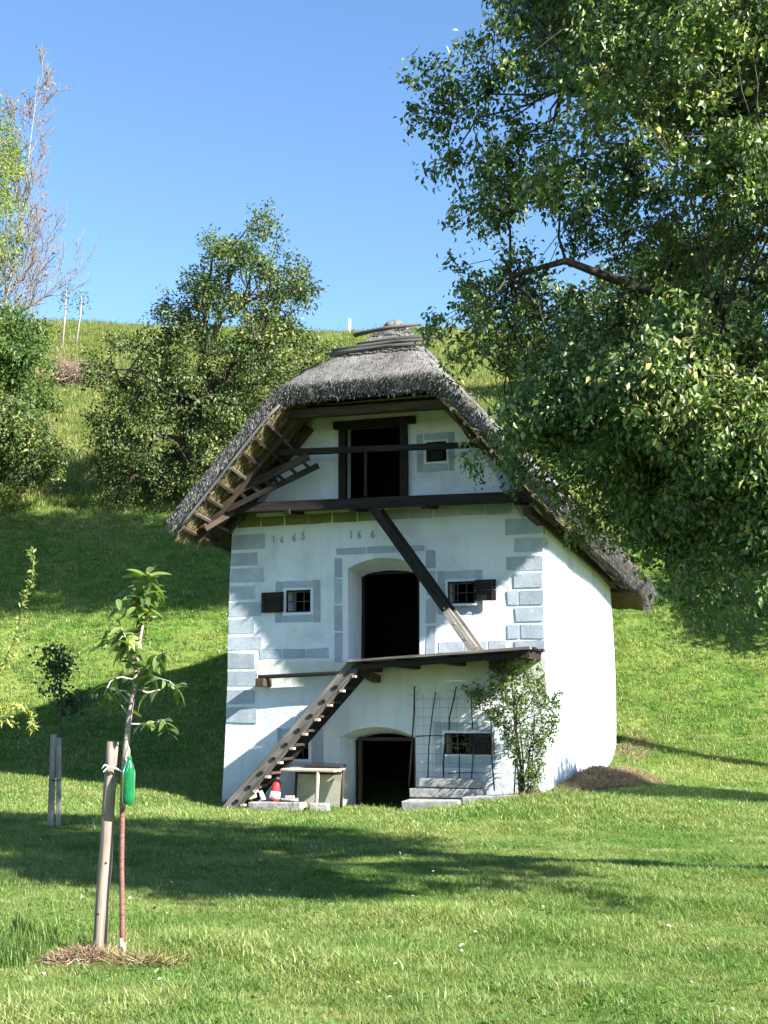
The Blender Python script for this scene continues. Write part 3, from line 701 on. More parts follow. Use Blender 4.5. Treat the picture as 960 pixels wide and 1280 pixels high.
n = 2600; x2 = XC + RS.normal(size=n) * .22; v2 = RS.uniform(.1, 5, n)
v2[:900] = .35 + np.abs(RS.normal(size=900)) * .3
P = np.stack([x2, v2, ztop(x2, v2) + RS.uniform(0, .1, n)], 1)
strands('ridge_straw', P, unit(RS.normal(size=(n, 3)) * [.9, .6, .35]) * RS.uniform(.10, .26, n)[:, None], RS.uniform(.010, .022, n), M['straw_grey'], roof)
cap = MB(); cap.tube([(XC, .25, 8.90), (XC + .02, .6, 8.98), (XC, 3, 8.84), (XC, 4.8, 8.68)], [.10, .17, .19, .17], 10); cap.build('ridge_cap', M['thatch'], roof, smooth=True)

# ---- gallery platform over the lower door
plat = empty('balcony', (0, 0, 0)); plat.parent = house
for k in range(5):
    y_ = -.12 - k * .23; m_ = 'weathered_wood' if k == 4 else 'dark_wood'
    hbeam('plank', (2.80 + .02 * (k % 2), y_, 2.475), (6.10 - .03 * (k % 3), y_, 2.66), .215, .045, m_, plat, bev=.006)
for x_ in (3.02, 3.75, 4.6, 5.35, 5.95):
    z_ = 2.475 + (x_ - 2.8) * .056; hbeam('joist', (x_, .15, z_ - .10), (x_, -1.05, z_ - .10), .13, .14, 'dark_wood', plat)
for x_ in (5.30, 2.98):
    z_ = 2.475 + (x_ - 2.8) * .056; hbeam('bracket', (x_, .0, z_ - .30), (x_, -.62, z_ - .22), .15, .13, 'brown_wood', plat)
hbeam('edge_beam', (2.86, -1.02, 2.37), (6.04, -1.02, 2.55), .06, .10, 'dark_wood', plat)
hbeam('ledge_beam', (.72, -.2, 2.24), (2.78, -.2, 2.32), .16, .07)
hbeam('ledge_block', (.80, .1, 2.14), (.80, -.38, 2.14), .17, .15, 'brown_wood')

# ------------------------------------------------------------------ stair, ladders
fr_ = lambda *p: p
def local_empty(name, label, cat, group=None):
    return empty(name, (HO[0], HO[1], 0), HZ, label, cat, group)
st = local_empty('wooden_stair', 'weathered steep plank stair climbing from the grass to the balcony platform', 'stair')
p0, p1 = Vector((.50, 0, -.16)), Vector((2.93, 0, 2.44)); dd = (p1 - p0).normalized(); nn_ = Vector((-dd.z, 0, dd.x))
for y_, m_ in ((-1.02, 'weathered_wood'), (-.38, 'dark_wood')):
    b = MB(); b.beam(p0 + Vector((0, y_, 0)), p1 + Vector((0, y_, 0)), .065, .24, nn_, .004); b.build('stringer', M[m_], st, bevel=.01)
for k in range(10):
    c_ = p0 + (p1 - p0) * ((k + .8) / 10.4)
    b = MB(); b.box((c_.x + .02, -.70, c_.z - .02), (.22, .60, .045)); b.build('tread', M['brown_wood'], st, bevel=.005)
    b = MB(); b.box((c_.x + .03, -1.062, c_.z + .0), (.06, .03, .05)); b.build('tenon', M['shade_black'], st)
    b = MB(); b.box((c_.x + .125, -1.0, c_.z - .075), (.07, .12, .04)); b.build('wedge', M['white_plastic'] if 0 else M['pale_wood'], st)
ld = local_empty('leaning_ladder', 'dark ladder rail leaning across the facade from the balcony up to the loft beam', 'ladder')
p0, p1 = Vector((5.0, 0, 2.66)), Vector((3.14, 0, 5.24)); dd = (p1 - p0).normalized(); nn_ = Vector((dd.z, 0, -dd.x))
for y_, m_ in ((-.72, 'dark_wood'), (-.32, 'dark_wood')):
    q0 = p0 + Vector((0, y_, 0)); q1 = p1 + Vector((0, y_, 0)); mid = q0 + (q1 - q0) * .27
    b = MB(); b.beam(mid, q1, .06, .15, nn_, .003); b.build('rail', M[m_], ld, bevel=.008)
    b = MB(); b.beam(q0, mid, .064, .155, nn_, .003); b.build('rail', M['grey_wood'], ld, bevel=.008)['label'] = 'weathered grey lower end of the ladder rail'
for k in range(9):
    c_ = p0 + (p1 - p0) * ((k + .7) / 9.6); b = MB(); b.box((c_.x, -.52, c_.z), (.05, .36, .03)); b.build('rung', M['dark_wood'], ld)
    b = MB(); b.box((c_.x, -.755, c_.z), (.035, .012, .03)); b.build('tenon', M['pale_wood'] if k < 3 else M['shade_black'], ld)
bl = local_empty('broken_ladder', 'broken grey ladder with open slots propped under the left slope of the roof', 'ladder')
q0, q1 = Vector((.10, -.80, 5.52)), Vector((1.88, -.70, 6.27)); dd = (q1 - q0).normalized(); nn_ = Vector((-dd.z, 0, dd.x))
b = MB(); b.beam(q0, q1, .05, .15, nn_, .004); b.build('rail', M['brown_wood'], bl, bevel=.008)
off = Vector((.20, -.02, -.19)); b = MB(); b.beam(q0 + off, q1 + off, .05, .11, nn_, .004); b.build('rail', M['dark_wood'], bl, bevel=.008)
for k in range(7):
    c_ = q0 + (q1 - q0) * ((k + .6) / 7.2); b = MB(); b.beam(c_ - nn_ * .02, c_ + off * .95, .06, .035, (0, 1, 0)); b.build('rung', M['dark_wood'], bl, bevel=.004)
hbeam('bracing_strut', (-.1, -.3, 4.95), (-.55, -.9, 5.25), .13, .15, 'brown_wood')
hbeam('bracing_strut', (-.05, -1.05, 4.95), (.35, -.62, 5.33), .10, .10, 'brown_wood')

# ------------------------------------------------------------------ things along the front wall
def hz(x, y): return gzf(*h2w(x, y))
t = local_empty('work_table', 'rough wooden table with a black sheet top standing left of the lower doorway', 'table')
zt = .58
for k in range(3):
    b = MB(); b.box((1.98, -.80 + k * .2, zt + .005 * k), (1.02, .18, .045), .006); b.build('board', M['pale_wood'] if k < 2 else M['grey_wood'], t, bevel=.005)
for x_, y_, r_ in ((2.18, -.86, .035), (2.44, -.30, .03), (1.56, -.35, .03)):
    z_ = hz(x_, y_) - .05; b = MB(); b.tube([(x_ - .04, y_, z_), (x_, y_, zt - .02)], [r_, r_ * .9], 8); b.build('leg', M['pale_wood'] if r_ > .034 else M['brown_wood'], t, smooth=True)
b = MB(); b.box((2.1, -.57, zt - .05), (.8, .05, .06)); b.build('apron', M['brown_wood'], t)
k_ = tag(MB(), 0) if 0 else None
def single(mbf, name, mat, label, cat, bevel=.01, smooth=False, group=None, jit=0):
    b = MB(); mbf(b); o = b.build(name, M[mat], None, bevel=bevel, smooth=smooth); o.location = (HO[0], HO[1], 0); o.rotation_euler = (0, 0, HZ)
    return tag(o, label, cat, group)
single(lambda b: b.beam((1.80, -.38, .66), (2.46, -.33, .645), .36, .06, (0, 0, 1), .008), 'black_mat', 'black_sheet', 'folded black mat lying on the wooden table beside the doorway', 'mat', .02)
single(lambda b: b.beam((1.45, -.12, .17), (2.38, -.16, .17), .05, .66, (0, -.12, 1), .006), 'leaning_board', 'panel', 'large pale beige board leaning on the wall beneath the table', 'board')
single(lambda b: b.beam((.95, -.98, -.06), (1.98, -1.02, -.05), .26, .19, (0, 0, 1), .02), 'timber_block', 'rough_stone', 'long rough pale grey beam lying in the grass at the foot of the stair', 'beam', .02)
single(lambda b: b.beam((2.08, -.95, -.06), (2.42, -.93, -.06), .2, .18, (0, 0, 1), .015), 'stone_block', 'rough_stone', 'small pale stone block in the grass under the table leg', 'stone', .02)
can = local_empty('red_canister', 'red and white canister standing behind the stair under the table', 'canister')
b = MB(); b.tube([(1.30, -.75, .02), (1.30, -.75, .07), (1.33, -.74, .30), (1.35, -.73, .36), (1.36, -.73, .42)], [.08, .095, .08, .07, .025], 14); b.build('shell', M['red_plastic'], can, smooth=True)
b = MB(); b.tube([(1.303, -.75, .08), (1.322, -.745, .20)], [.0985, .090], 14); b.build('white_band', M['white_plastic'], can, smooth=True)
b = MB(); b.tube([(1.36, -.73, .415), (1.365, -.73, .45)], [.034, .034], 10); b.build('lid', M['white_plastic'], can)
single(lambda b: b.tube([(1.12, -.82, .05), (1.05, -.80, .20)], [.045, .035], 10), 'glass_jar', 'white_plastic', 'small white bottle leaning beside the red canister', 'bottle', 0, True)
single(lambda b: b.beam((.86, -.92, .10), (1.0, -.88, .14), .16, .12, (0, 0, 1), .02), 'brown_brick', 'panel', 'small brown brick wedged against the foot of the stair', 'brick', .02)
single(lambda b: (b.beam((1.55, -1.0, .08), (1.82, -.97, .08), .16, .04, (0, 0, 1), .015), b.beam((1.62, -1.0, .12), (1.78, -.97, .12), .1, .035, (0, 0, 1), .015)), 'stone_rubble', 'rough_stone', 'pale rubble chip lying on the long rough beam beside the canister', 'rubble', .012)
# slabs right of the door
single(lambda b: b.beam((3.70, -.56, -.01), (4.72, -.56, .02), .46, .20, (0, 0, 1), .012), 'stone_slab', 'stone', 'low front stone slab at the right foot of the lower doorway', 'slab', .015)
single(lambda b: b.beam((4.74, -.44, .08), (5.75, -.40, .14), .44, .16, (0, 0, 1), .012), 'stone_slab', 'stone', 'long kerb slab under the green climbing bush', 'slab', .015)
single(lambda b: b.beam((3.70, -.20, .20), (5.02, -.20, .21), .30, .15, (0, 0, 1), .008), 'stone_slab', 'stone', 'lower wide slab of the stacked bench under the barred window', 'slab', .012)
single(lambda b: b.beam((3.86, -.19, .375), (4.95, -.19, .375), .26, .15, (0, 0, 1), .008), 'stone_slab', 'stone', 'narrower top slab of the stacked bench under the barred window', 'slab', .012)
# trellis: sticks and wire mesh
tr = local_empty('trellis', 'crooked stick trellis with wire mesh against the wall right of the lower doorway', 'trellis')
for pts, r_ in (([(3.62, 0, .3), (3.68, 0, 1.0), (3.72, 0, 1.6), (3.73, 0, 2.06)], .018), ([(3.97, 0, .45), (3.99, 0, 1.0), (4.05, 0, 1.5), (4.13, 0, 1.95)], .013),
                ([(4.55, 0, .45), (4.56, 0, .85)], .013), ([(4.37, 0, 1.28), (4.38, 0, 1.5), (4.47, 0, 1.85), (4.51, 0, 2.05)], .015), ([(4.80, 0, 1.3), (4.79, 0, 1.6), (4.77, 0, 1.9)], .012),
                ([(4.76, 0, .35), (4.82, 0, 1.0)], .014), ([(4.28, -.05, .1), (4.27, -.03, .7), (4.3, 0, 1.2)], .02), ([(5.18, 0, .25), (5.14, 0, .8), (5.13, 0, 1.5)], .014),
                ([(5.55, -.1, .15), (5.6, -.1, .9), (5.62, -.1, 1.7)], .014), ([(3.74, 0, 1.17), (4.1, 0, 1.19), (4.5, 0, 1.17)], .011), ([(4.35, 0, .53), (4.7, 0, .56), (5.0, 0, .55)], .010)):
    b = MB(); b.tube([(x_, y_ - .13 + random.uniform(-.015, .015), z_) for x_, y_, z_ in pts], [r_ * (1 - .35 * k / len(pts)) for k in range(len(pts))], 6); b.build('stick', M['bark'], tr, smooth=True)
b = MB(); b.tube([(4.27, -.15, .0), (4.28, -.15, .55)], [.03, .027], 8); b.build('stick', M['pale_wood'], tr, smooth=True)
A, B = [], []
for k in range(11): x_ = 3.74 + k * .155; A.append((x_, -.10, .5)); B.append((x_ + random.uniform(-.02, .02), -.10, 1.9))
for k in range(9): z_ = .55 + k * .16; A.append((3.72, -.104, z_)); B.append((5.4, -.104, z_ + random.uniform(-.02, .02)))
for k in range(26):
    x_ = random.choice((3.72, 4.48, 4.12)) ; z_ = random.uniform(1.7, 2.0); A.append((x_, -.12, z_)); B.append((x_ + random.uniform(-.18, .18), -.13, z_ + random.uniform(0, .16)))
V, F = sticks(A, B, .0022, .0022, 3); npmesh('wire_mesh', V, F, M['wire'], tr)['kind'] = 'stuff'

# ------------------------------------------------------------------ foliage engine
def in_poly(px, pz, poly):
    ins = np.zeros(len(px), bool); n = len(poly); d = np.full(len(px), 1e9)
    for k in range(n):
        x0, z0 = poly[k]; x1, z1 = poly[(k + 1) % n]
        c_ = ((z0 > pz) != (z1 > pz)) & (px < (x1 - x0) * (pz - z0) / (z1 - z0 + 1e-12) + x0); ins ^= c_
        ex, ez = x1 - x0, z1 - z0; t = np.clip(((px - x0) * ex + (pz - z0) * ez) / (ex * ex + ez * ez + 1e-12), 0, 1)
        d = np.minimum(d, np.hypot(px - x0 - t * ex, pz - z0 - t * ez))
    return ins, d
def crown_points(poly, Yc, depth, soft, n, shell=.5, hole=-.25):
    P = np.array(poly); lo, hi = P.min(0), P.max(0); out = []; tot = 0
    while tot < n:
        m = n * 4; x = RS.uniform(lo[0], hi[0], m); z = RS.uniform(lo[1], hi[1], m); y = RS.uniform(-1, 1, m)
        ins, d = in_poly(x, z, poly); lim = np.clip(d / soft, .06, 1) ** .6
        ok = ins & (np.abs(y) < lim) & (RS.uniform(size=m) < shell + (1 - shell) * (np.abs(y) / lim) ** 2)
        # boughs: leave hollows between clumps
        hol = np.sin(x * 2.1 + z * 1.3) * np.sin(z * 2.4 - y * 3 + 1) + .5 * np.sin(x * 5.3 + y * 4) * np.sin(z * 4.7 + 2)
        ok &= (hol > hole) | (RS.uniform(size=m) < .10)
        q = np.stack([x[ok], Yc + y[ok] * depth, z[ok]], 1); out.append(q); tot += len(q)
    return np.concatenate(out)[:n]
def grow(root, C_, trunk, nlimb, nsub, leafn, spray, lsize, mat, twigr=.006, limbr=.09, barkm='bark', droop=.5, name='crown', ratio=.55):
    """trunk: list of (point, radius). Limbs, sub limbs, twigs and leaf sprays out to the points C_."""
    tp = np.array([list(p) for p, r in trunk]); trr = [r for p, r in trunk]
    b = MB(); b.tube([tuple(p) for p in tp], trr, 10); b.build('trunk', M[barkm], root, smooth=True)
    nodes_, rad = [], []
    idx = RS.choice(len(C_), min(nlimb, len(C_)), replace=False); bl_ = MB()
    cen = C_.mean(0)
    for j in idx:
        T = C_[j] * .9 + cen * .1; k = np.argmin(np.linalg.norm((tp - T) * [1, 1, 1.3], axis=1) + np.where(tp[:, 2] > T[2] - .1, 2, 0)); s0 = tp[k]; L_ = np.linalg.norm(T - s0)
        mid = s0 * .5 + T * .5 + np.array([0, 0, .14 * L_]) + RS.normal(size=3) * .06 * L_; pts = []
        for q in np.linspace(0, 1, 8): pts.append((1 - q) ** 2 * s0 + 2 * q * (1 - q) * mid + q * q * T + RS.normal(size=3) * .015 * L_ * (0 < q < 1))
        r0 = min(limbr, trr[k] * .8); rs = [r0 * (1 - q * .85) for q in np.linspace(0, 1, 8)]
        bl_.tube([tuple(p) for p in pts], rs, 7, False); nodes_ += pts[2:]; rad += rs[2:]
    if len(tp) > 2: nodes_ += list(tp[len(tp) // 2:])
    o = bl_.build('limbs', M[barkm], root, smooth=True); o.name = 'limb'
    N_ = np.array(nodes_); idx = RS.choice(len(C_), min(nsub, len(C_)), replace=False); A, B, ra, rb = [], [], [], []; sub = []
    for j in idx:
        T = C_[j]; k = np.argmin(np.linalg.norm(N_ - T, axis=1)); s0 = N_[k]; L_ = np.linalg.norm(T - s0) + 1e-6; prev = s0
        for q in (.33, .66, 1):
            p = s0 + (T - s0) * q + np.array([0, 0, .10 * L_ * math.sin(q * PI)]) + RS.normal(size=3) * .05 * L_ * (q < 1)
            A.append(prev); B.append(p); ra.append(twigr * 3.2 * (1.2 - q * .6)); rb.append(twigr * 3.2 * (1.0 - q * .6)); prev = p; sub.append(p)
    AN = np.concatenate([N_, np.array(sub)]) if sub else N_
    for q0 in range(0, len(C_), 500):
        cc = C_[q0:q0 + 500]; D = np.linalg.norm(cc[:, None] - AN[None], axis=2); k = D.argmin(1)
        s0 = AN[k]; mid = (s0 + cc) / 2 + RS.normal(size=cc.shape) * .04 + [0, 0, .04]
        A += list(s0) + list(mid); B += list(mid) + list(cc); ra += [twigr * 1.3] * len(cc) + [twigr] * len(cc); rb += [twigr] * len(cc) + [twigr * .6] * len(cc)
    V, F = sticks(np.array(A), np.array(B), np.array(ra), np.array(rb), 3)
    o = npmesh('twigs', V, F, M['twig' if barkm == 'bark' else barkm], root); o.name = 'twig'; o['kind'] = 'stuff'
    # leaf sprays
    n = len(C_); out = unit(unit(C_ - cen) * .7 + RS.normal(size=(n, 3)) * .7 + [0, 0, -droop * .4])
    Cn = np.repeat(C_, leafn, 0); On = np.repeat(out, leafn, 0); m = len(Cn); t = RS.uniform(-.5, 1, m)[:, None]
    P = Cn + On * t * spray + RS.normal(size=(m, 3)) * spray * .34
    D = unit(On * .5 + RS.normal(size=(m, 3)) * .75 + [0, 0, -droop]); Nn = unit(RS.normal(size=(m, 3)) * .75 + [0, -.1, .8])
    ln = RS.uniform(.5, 1.25, m) * lsize
    return leaves(name, P, D, Nn, ln, ln * ratio * RS.uniform(.8, 1.2, m), mat, root)
def poly_at(pts, Y): return [(lambda p: (p.x, p.z))(at(x, y, Y)) for x, y in pts]

# ------------------------------------------------------------------ the big pear tree on the right
YC = 11.0
out_ = [(600, -60), (575, -10), (640, 25), (665, 60), (585, 70), (600, 105), (535, 128), (548, 165), (612, 190), (585, 215), (545, 232), (548, 262), (590, 268), (552, 290), (585, 330), (600, 365), (575, 392), (612, 412), (650, 408), (678, 430),
        (640, 452), (590, 478), (600, 500), (640, 520), (600, 548), (632, 565), (690, 570), (700, 580), (690, 592), (740, 612), (775, 642), (805, 668), (838, 690), (845, 715), (865, 728), (900, 705), (960, 715), (1060, 750),
        (1180, 770), (1290, 640), (1360, 420), (1380, 100), (1330, -200), (1200, -420), (1000, -480), (800, -420), (650, -250)]
poly = poly_at(out_, YC)
pear = empty('pear_tree', (5.4, 12.2, 0), 0, 'large old pear tree leaning in from the right with small yellow green pears', 'tree')
def lw(pts): return [(Vector(p) - Vector((5.4, 12.2, 0)), r) for p, r in pts]
off = np.array([5.4, 12.2, 0])
RS = np.random.RandomState(23)
def boughs(poly, Yc, depth, soft, nb, per, sd, hole, shell=.5):    # hanging clumps of twigs with gaps between them
    B = crown_points(poly, Yc, depth, soft, nb, shell, hole); k = RS.poisson(per, nb) + 2
    return np.repeat(B, k, 0) + RS.normal(size=(k.sum(), 3)) * np.array([sd, sd, sd * .8]) * np.repeat(RS.uniform(.6, 1.35, nb), k)[:, None]
C1 = boughs(poly, YC, 3.3, 1.3, 430, 12, .25, -.1)
C1[:, 0] += .06
fz = C1[:, 2] - 4.5
C1[:, 1] = YC - .10 * np.clip(fz, 0, 6) + (C1[:, 1] - YC) * np.clip(1.2 - fz / 6, .25, 1)
low = boughs(poly_at([(655, 520), (705, 465), (800, 430), (960, 440), (1060, 520), (1060, 700), (960, 722), (870, 722), (860, 695), (815, 630), (765, 572), (700, 532)], 10.0), 10.0, 1.5, .5, 92, 11, .20, -.3)
wisp = boughs(poly_at([(625, 470), (700, 470), (700, 560), (640, 600), (630, 540)], 10.0), 10.0, .5, .3, 9, 5, .13, -9)
C1 = np.concatenate([C1, low, wisp, crown_points([(4.6, 2.4), (6.0, 2.0), (7.5, 2.3), (7.8, 3.6), (6.5, 4.2), (5, 4)], 10.5, 2.8, .7, 200, .5, -.2)]) - off
trunk = lw([((5.4, 12.2, -.3), .42), ((5.38, 12.2, 1.0), .34), ((5.3, 12.0, 2.4), .30), ((5.1, 11.8, 3.8), .26), ((4.6, 11.5, 5.4), .2), ((4.2, 11.3, 7.0), .15), ((4.0, 11.1, 8.6), .09), ((4.0, 11, 9.6), .04)])
ins_, d_ = in_poly(C1[:, 0] + off[0], C1[:, 2] + off[2], poly); C1 = C1[ins_ | (d_ < .3)]
grow(pear, C1, trunk, 30, 460, 56, .15, .062, M['pear_leaf'], .005, .12, droop=.6)
# pears
pm = plain('pear_skin', (.20, .26, .04), (.36, .36, .08), 8, .5, 0, spec=.4)
b = MB(); b.tube([(0, 0, -.03), (0, 0, -.024), (0, 0, -.006), (0, 0, .014), (0, 0, .03), (0, 0, .036)], [.008, .022, .029, .022, .011, .004], 8)
p0_ = b.build('pear', pm, pear, smooth=True); front = C1[(C1[:, 1] < -1.4) & (C1[:, 0] < -.5) & (C1[:, 0] > -3.2)]
for k in range(110):
    o = p0_ if k == 0 else p0_.copy()
    if k: C.objects.link(o); o.parent = pear
    q = front[RS.randint(len(front))] + RS.normal(size=3) * .16; o.location = q; o.rotation_euler = (random.uniform(-.3, .3), random.uniform(-.3, .3), 0)

# ------------------------------------------------------------------ trees on the hill
def hill_tree(name, pts, Y, depth, soft, n, leafn, ls, mat, base, label, rt=.22, nl=16, spray=.5, group=None, br='bark', shell=.5, droop=.35, limb=.13, hole=-.25):
    poly = poly_at(pts, Y); bx_, by_ = base; bz = gzf(bx_, by_); o = empty(name, (bx_, by_, bz), 0, label, 'tree', group); off = np.array([bx_, by_, bz])
    C_ = crown_points(poly, Y, depth, soft, n, shell, hole) - off; top_ = C_[:, 2].max() * .86; cx = C_[:, 0].mean()
    tk = [(Vector((cx * q * .8, (Y - by_) * q, -.3 + (top_ + .3) * q)), rt * (1 - q * .85)) for q in (0, .12, .25, .4, .6, .8, 1)]
    grow(o, C_, tk, nl, n // 8, leafn, spray, ls, mat, .012, limb, br, droop); return o
apple = [(98, 560), (112, 520), (108, 478), (122, 440), (165, 415), (200, 400), (178, 378), (205, 362), (232, 372), (225, 345), (255, 330), (246, 305), (265, 285), (285, 308), (312, 290), (325, 264), (340, 270), (352, 268), (352, 300), (372, 322), (392, 345),
         (400, 372), (396, 395), (372, 402), (420, 430), (425, 480), (400, 540), (330, 600), (300, 640), (235, 640), (200, 668), (155, 672), (140, 640), (128, 600)]
hill_tree('apple_tree', apple, 42, 2.7, 1.3, 1750, 32, .14, M['apple_leaf'], (-6.6, 42.5), 'broad green fruit tree on the slope behind the left side of the granary', .24, 22, .36, hole=.02)
hill_tree('apple_tree', [(-60, 470), (-40, 400), (-5, 372), (22, 380), (40, 395), (58, 410), (52, 435), (70, 455), (60, 480), (80, 512), (50, 500), (20, 505), (-20, 520)], 44, 2.6, 1.2, 560, 30, .16, M['bright_leaf'], (-14.6, 45), 'bright green fruit tree at the left edge below the bare tree', .2, 12, .4, hole=.1)
hill_tree('apple_tree', [(-80, 560), (-30, 495), (10, 488), (45, 520), (62, 535), (80, 560), (80, 590), (50, 600), (35, 590), (20, 610), (0, 590), (-40, 600)], 39, 2.4, 1.0, 480, 34, .15, M['apple_leaf'], (-12.4, 39.5), 'low spreading fruit tree with dark limbs at the left edge, second from the skyline', .2, 14, .34, hole=.05)
hill_tree('garden_bush', [(-60, 680), (-30, 630), (0, 612), (18, 625), (40, 640), (50, 655), (40, 672), (10, 675), (-20, 690)], 42, 1.4, .7, 300, 34, .13, M['bright_leaf'], (-13, 42), 'low green bush at the left edge on the brow of the shaded bank', .06, 8, .22)
hill_tree('birch_tree', [(-160, 420), (-130, 180), (-60, 90), (-5, 130), (22, 160), (30, 200), (24, 235), (26, 290), (6, 330), (-20, 380)], 46.5, 2.0, .7, 900, 34, .13, M['yellow_leaf'], (-17.0, 46.5), 'yellow green feathery tree at the left edge of the frame', .18, 10, .5, None, 'pale_bark')
# unseen-trunk trees to the right on the slope; they cast the long shade across the bank
hill_tree('walnut_tree', [(720, 90), (690, 60), (680, 20), (640, -20), (560, -60), (640, -150), (850, -230), (1100, -200), (1250, 0), (1200, 90), (1050, 70), (950, 110), (880, 70), (800, 115)], 26.5, 2.3, 1.0, 1500, 30, .2, M['dark_leaf'], (11.4, 27), 'tall dark tree on the slope right of the granary behind the pear tree', .28, 16, .5)
hill_tree('walnut_tree', [(1080, 660), (1060, 540), (1200, 450), (1300, 420), (1480, 440), (1520, 560), (1450, 660), (1320, 680)], 33, 2.6, 1.2, 900, 30, .2, M['dark_leaf'], (17.6, 33), 'dark tree outside the right edge that shades the far bank', .25, 12, .5)
hill_tree('walnut_tree', [(1400, 560), (1420, 450), (1540, 400), (1670, 420), (1740, 520), (1600, 590)], 18, 1.5, .5, 700, 30, .16, M['dark_leaf'], (13.6, 18.2), 'small tree outside the right edge that shades the near bank', .08, 8, .4)
hill_tree('walnut_tree', [(660, 470), (690, 380), (780, 330), (900, 340), (960, 420), (920, 480), (780, 500)], 58, 3.0, 1.6, 700, 26, .3, M['dark_leaf'], (13.0, 58), 'dark tree high on the hill behind the pear crown', .25, 10, .6)

# bare tree: recursive bare branches
bare = empty('bare_tree', (-15.0, 48, gzf(-15.0, 48)), 0, 'leafless pale grey tree rising against the sky at the left edge', 'tree')
A, B, ra, rb = [], [], [], []; leafp = []
H_ = 23.6 - gzf(-15.0, 48)
def branch(p, d, L_, r, lvl):
    n = 5; prev = p; dd = d
    for k in range(n):
        dd = unit(dd + RS.normal(size=3) * .10 + np.array([0, 0, .10])); q = prev + dd * L_ / n
        A.append(prev); B.append(q); ra.append(r * (1 - k / n * .75)); rb.append(r * (1 - (k + 1) / n * .75)); prev = q
        if lvl < 3 and k > 0:
            for _ in range(2 if lvl < 2 else 2):
                s = unit(dd * .9 + RS.normal(size=3) * [.55, .45, .3]); branch(q, s, L_ * RS.uniform(.35, .55), r * .45 * (1 - k / n * .5), lvl + 1)
        if lvl >= 2 and RS.uniform() < .015: leafp.append(q)
top_ = at(48, 95, 48) - Vector(bare.location); bp = [Vector((-.25, 0, 0)), Vector((0, 0, H_ * .25)), Vector((.25, 0, H_ * .5)), Vector((.7, 0, H_ * .75)), Vector((top_.x, 0, top_.z))]
b = MB(); b.tube([p for p in bp], [.12, .09, .06, .03, .008], 9); b.build('trunk', plain('grey_bark', (.14, .12, .11), (.28, .25, .23), 8, .9, .3), bare, smooth=True)
for k in range(30):
    t_ = RS.uniform(.15, .98) ** .75; seg = min(int(t_ * 4), 3); f_ = t_ * 4 - seg; p = np.array(bp[seg].lerp(bp[seg + 1], f_))
    az = RS.uniform(0, 2 * PI); el_ = rr(.35, 1.1, t_); d = np.array([math.cos(az) * math.cos(el_), math.sin(az) * math.cos(el_) * .8, math.sin(el_)])
    branch(p, d, rr(3.6, 1.3, t_), rr(.06, .022, t_), 1)
branch(np.array([.1, 0, H_ * .42]), np.array([.85, -.1, .45]), 3.3, .07, 1); branch(np.array([.2, 0, H_ * .52]), np.array([.8, .1, .6]), 2.8, .06, 1)
ra = np.maximum(np.array(ra), .012); rb = np.maximum(np.array(rb), .008)
V, F = sticks(A, B, ra, rb, 4); npmesh('branches', V, F, plain('purple_twig', (.10, .09, .085), (.21, .19, .18), 9, .9, 0), bare).name = 'branch'
lp = np.array(leafp); n = len(lp); leaves('dry_leaf', lp, RS.normal(size=(n, 3)), RS.normal(size=(n, 3)), RS.uniform(.1, .2, n), RS.uniform(.06, .1, n), straw('dry_leaf', [(0, (.18, .08, .04)), (1, (.32, .16, .08))]), bare)

# two thin young trees on the hill, dry bush, skyline post
def thin_tree(x, y0, x1, y1, ytop, Y, label, spread):
    p0, p1, p2 = at(x, y0, Y), at(x1, y1, Y), at(x1 + 1, ytop, Y); gz_ = gzf(p0.x, Y); o = empty('young_tree', (p0.x, Y, gz_), 0, label, 'tree', None)
    b = MB(); o0 = Vector(o.location); b.tube([Vector((0, 0, -.1)), p1 - o0, p2 - o0], [.07, .05, .02], 6); b.build('trunk', M['pale_bark'], o, smooth=True)
    n = 110; t = RS.uniform(0, 1, n)[:, None]; a, c_ = np.array(p1 - o0), np.array(p2 - o0)
    P = a + (c_ - a) * t + RS.normal(size=(n, 3)) * spread; leaves('crown', P, RS.normal(size=(n, 3)), RS.normal(size=(n, 3)), RS.uniform(.12, .2, n), RS.uniform(.07, .11, n), M['apple_leaf'], o)
thin_tree(77, 445, 82, 385, 358, 70, 'taller of two thin young trees on the hilltop at the left', .22)
thin_tree(94, 440, 101, 388, 368, 70, 'shorter of two thin young trees on the hilltop at the left', .26)
br = empty('dry_bush', tuple(at(88, 482, 60)), 0, 'reddish brown dry bush on the upper slope left of the fruit tree', 'bush'); br.location.z = gzf(br.location.x, 60)
A = RS.normal(size=(420, 3)) * [.55, .5, .25] + [0, 0, .5]; A[:, 2] = np.abs(A[:, 2]); B = A + unit(RS.normal(size=(420, 3)) + [0, 0, .5]) * RS.uniform(.3, 1.1, 420)[:, None]
V, F = sticks(A, B, .02, .008, 3); o = npmesh('branches', V, F, plain('dry_twig', (.16, .10, .08), (.34, .24, .20), 9, .9, 0), br); o.name = 'twig'; o['kind'] = 'stuff'
P_ = at(437, 404, 79); b = MB(); z0 = gzf(P_.x, 79); b.box((P_.x, 79, z0 + .5), (.16, .16, 1.3)); tag(b.build('marker_post', M['white_plastic'], None, bevel=.02), 'small white post standing on the skyline left of the roof ridge', 'post')
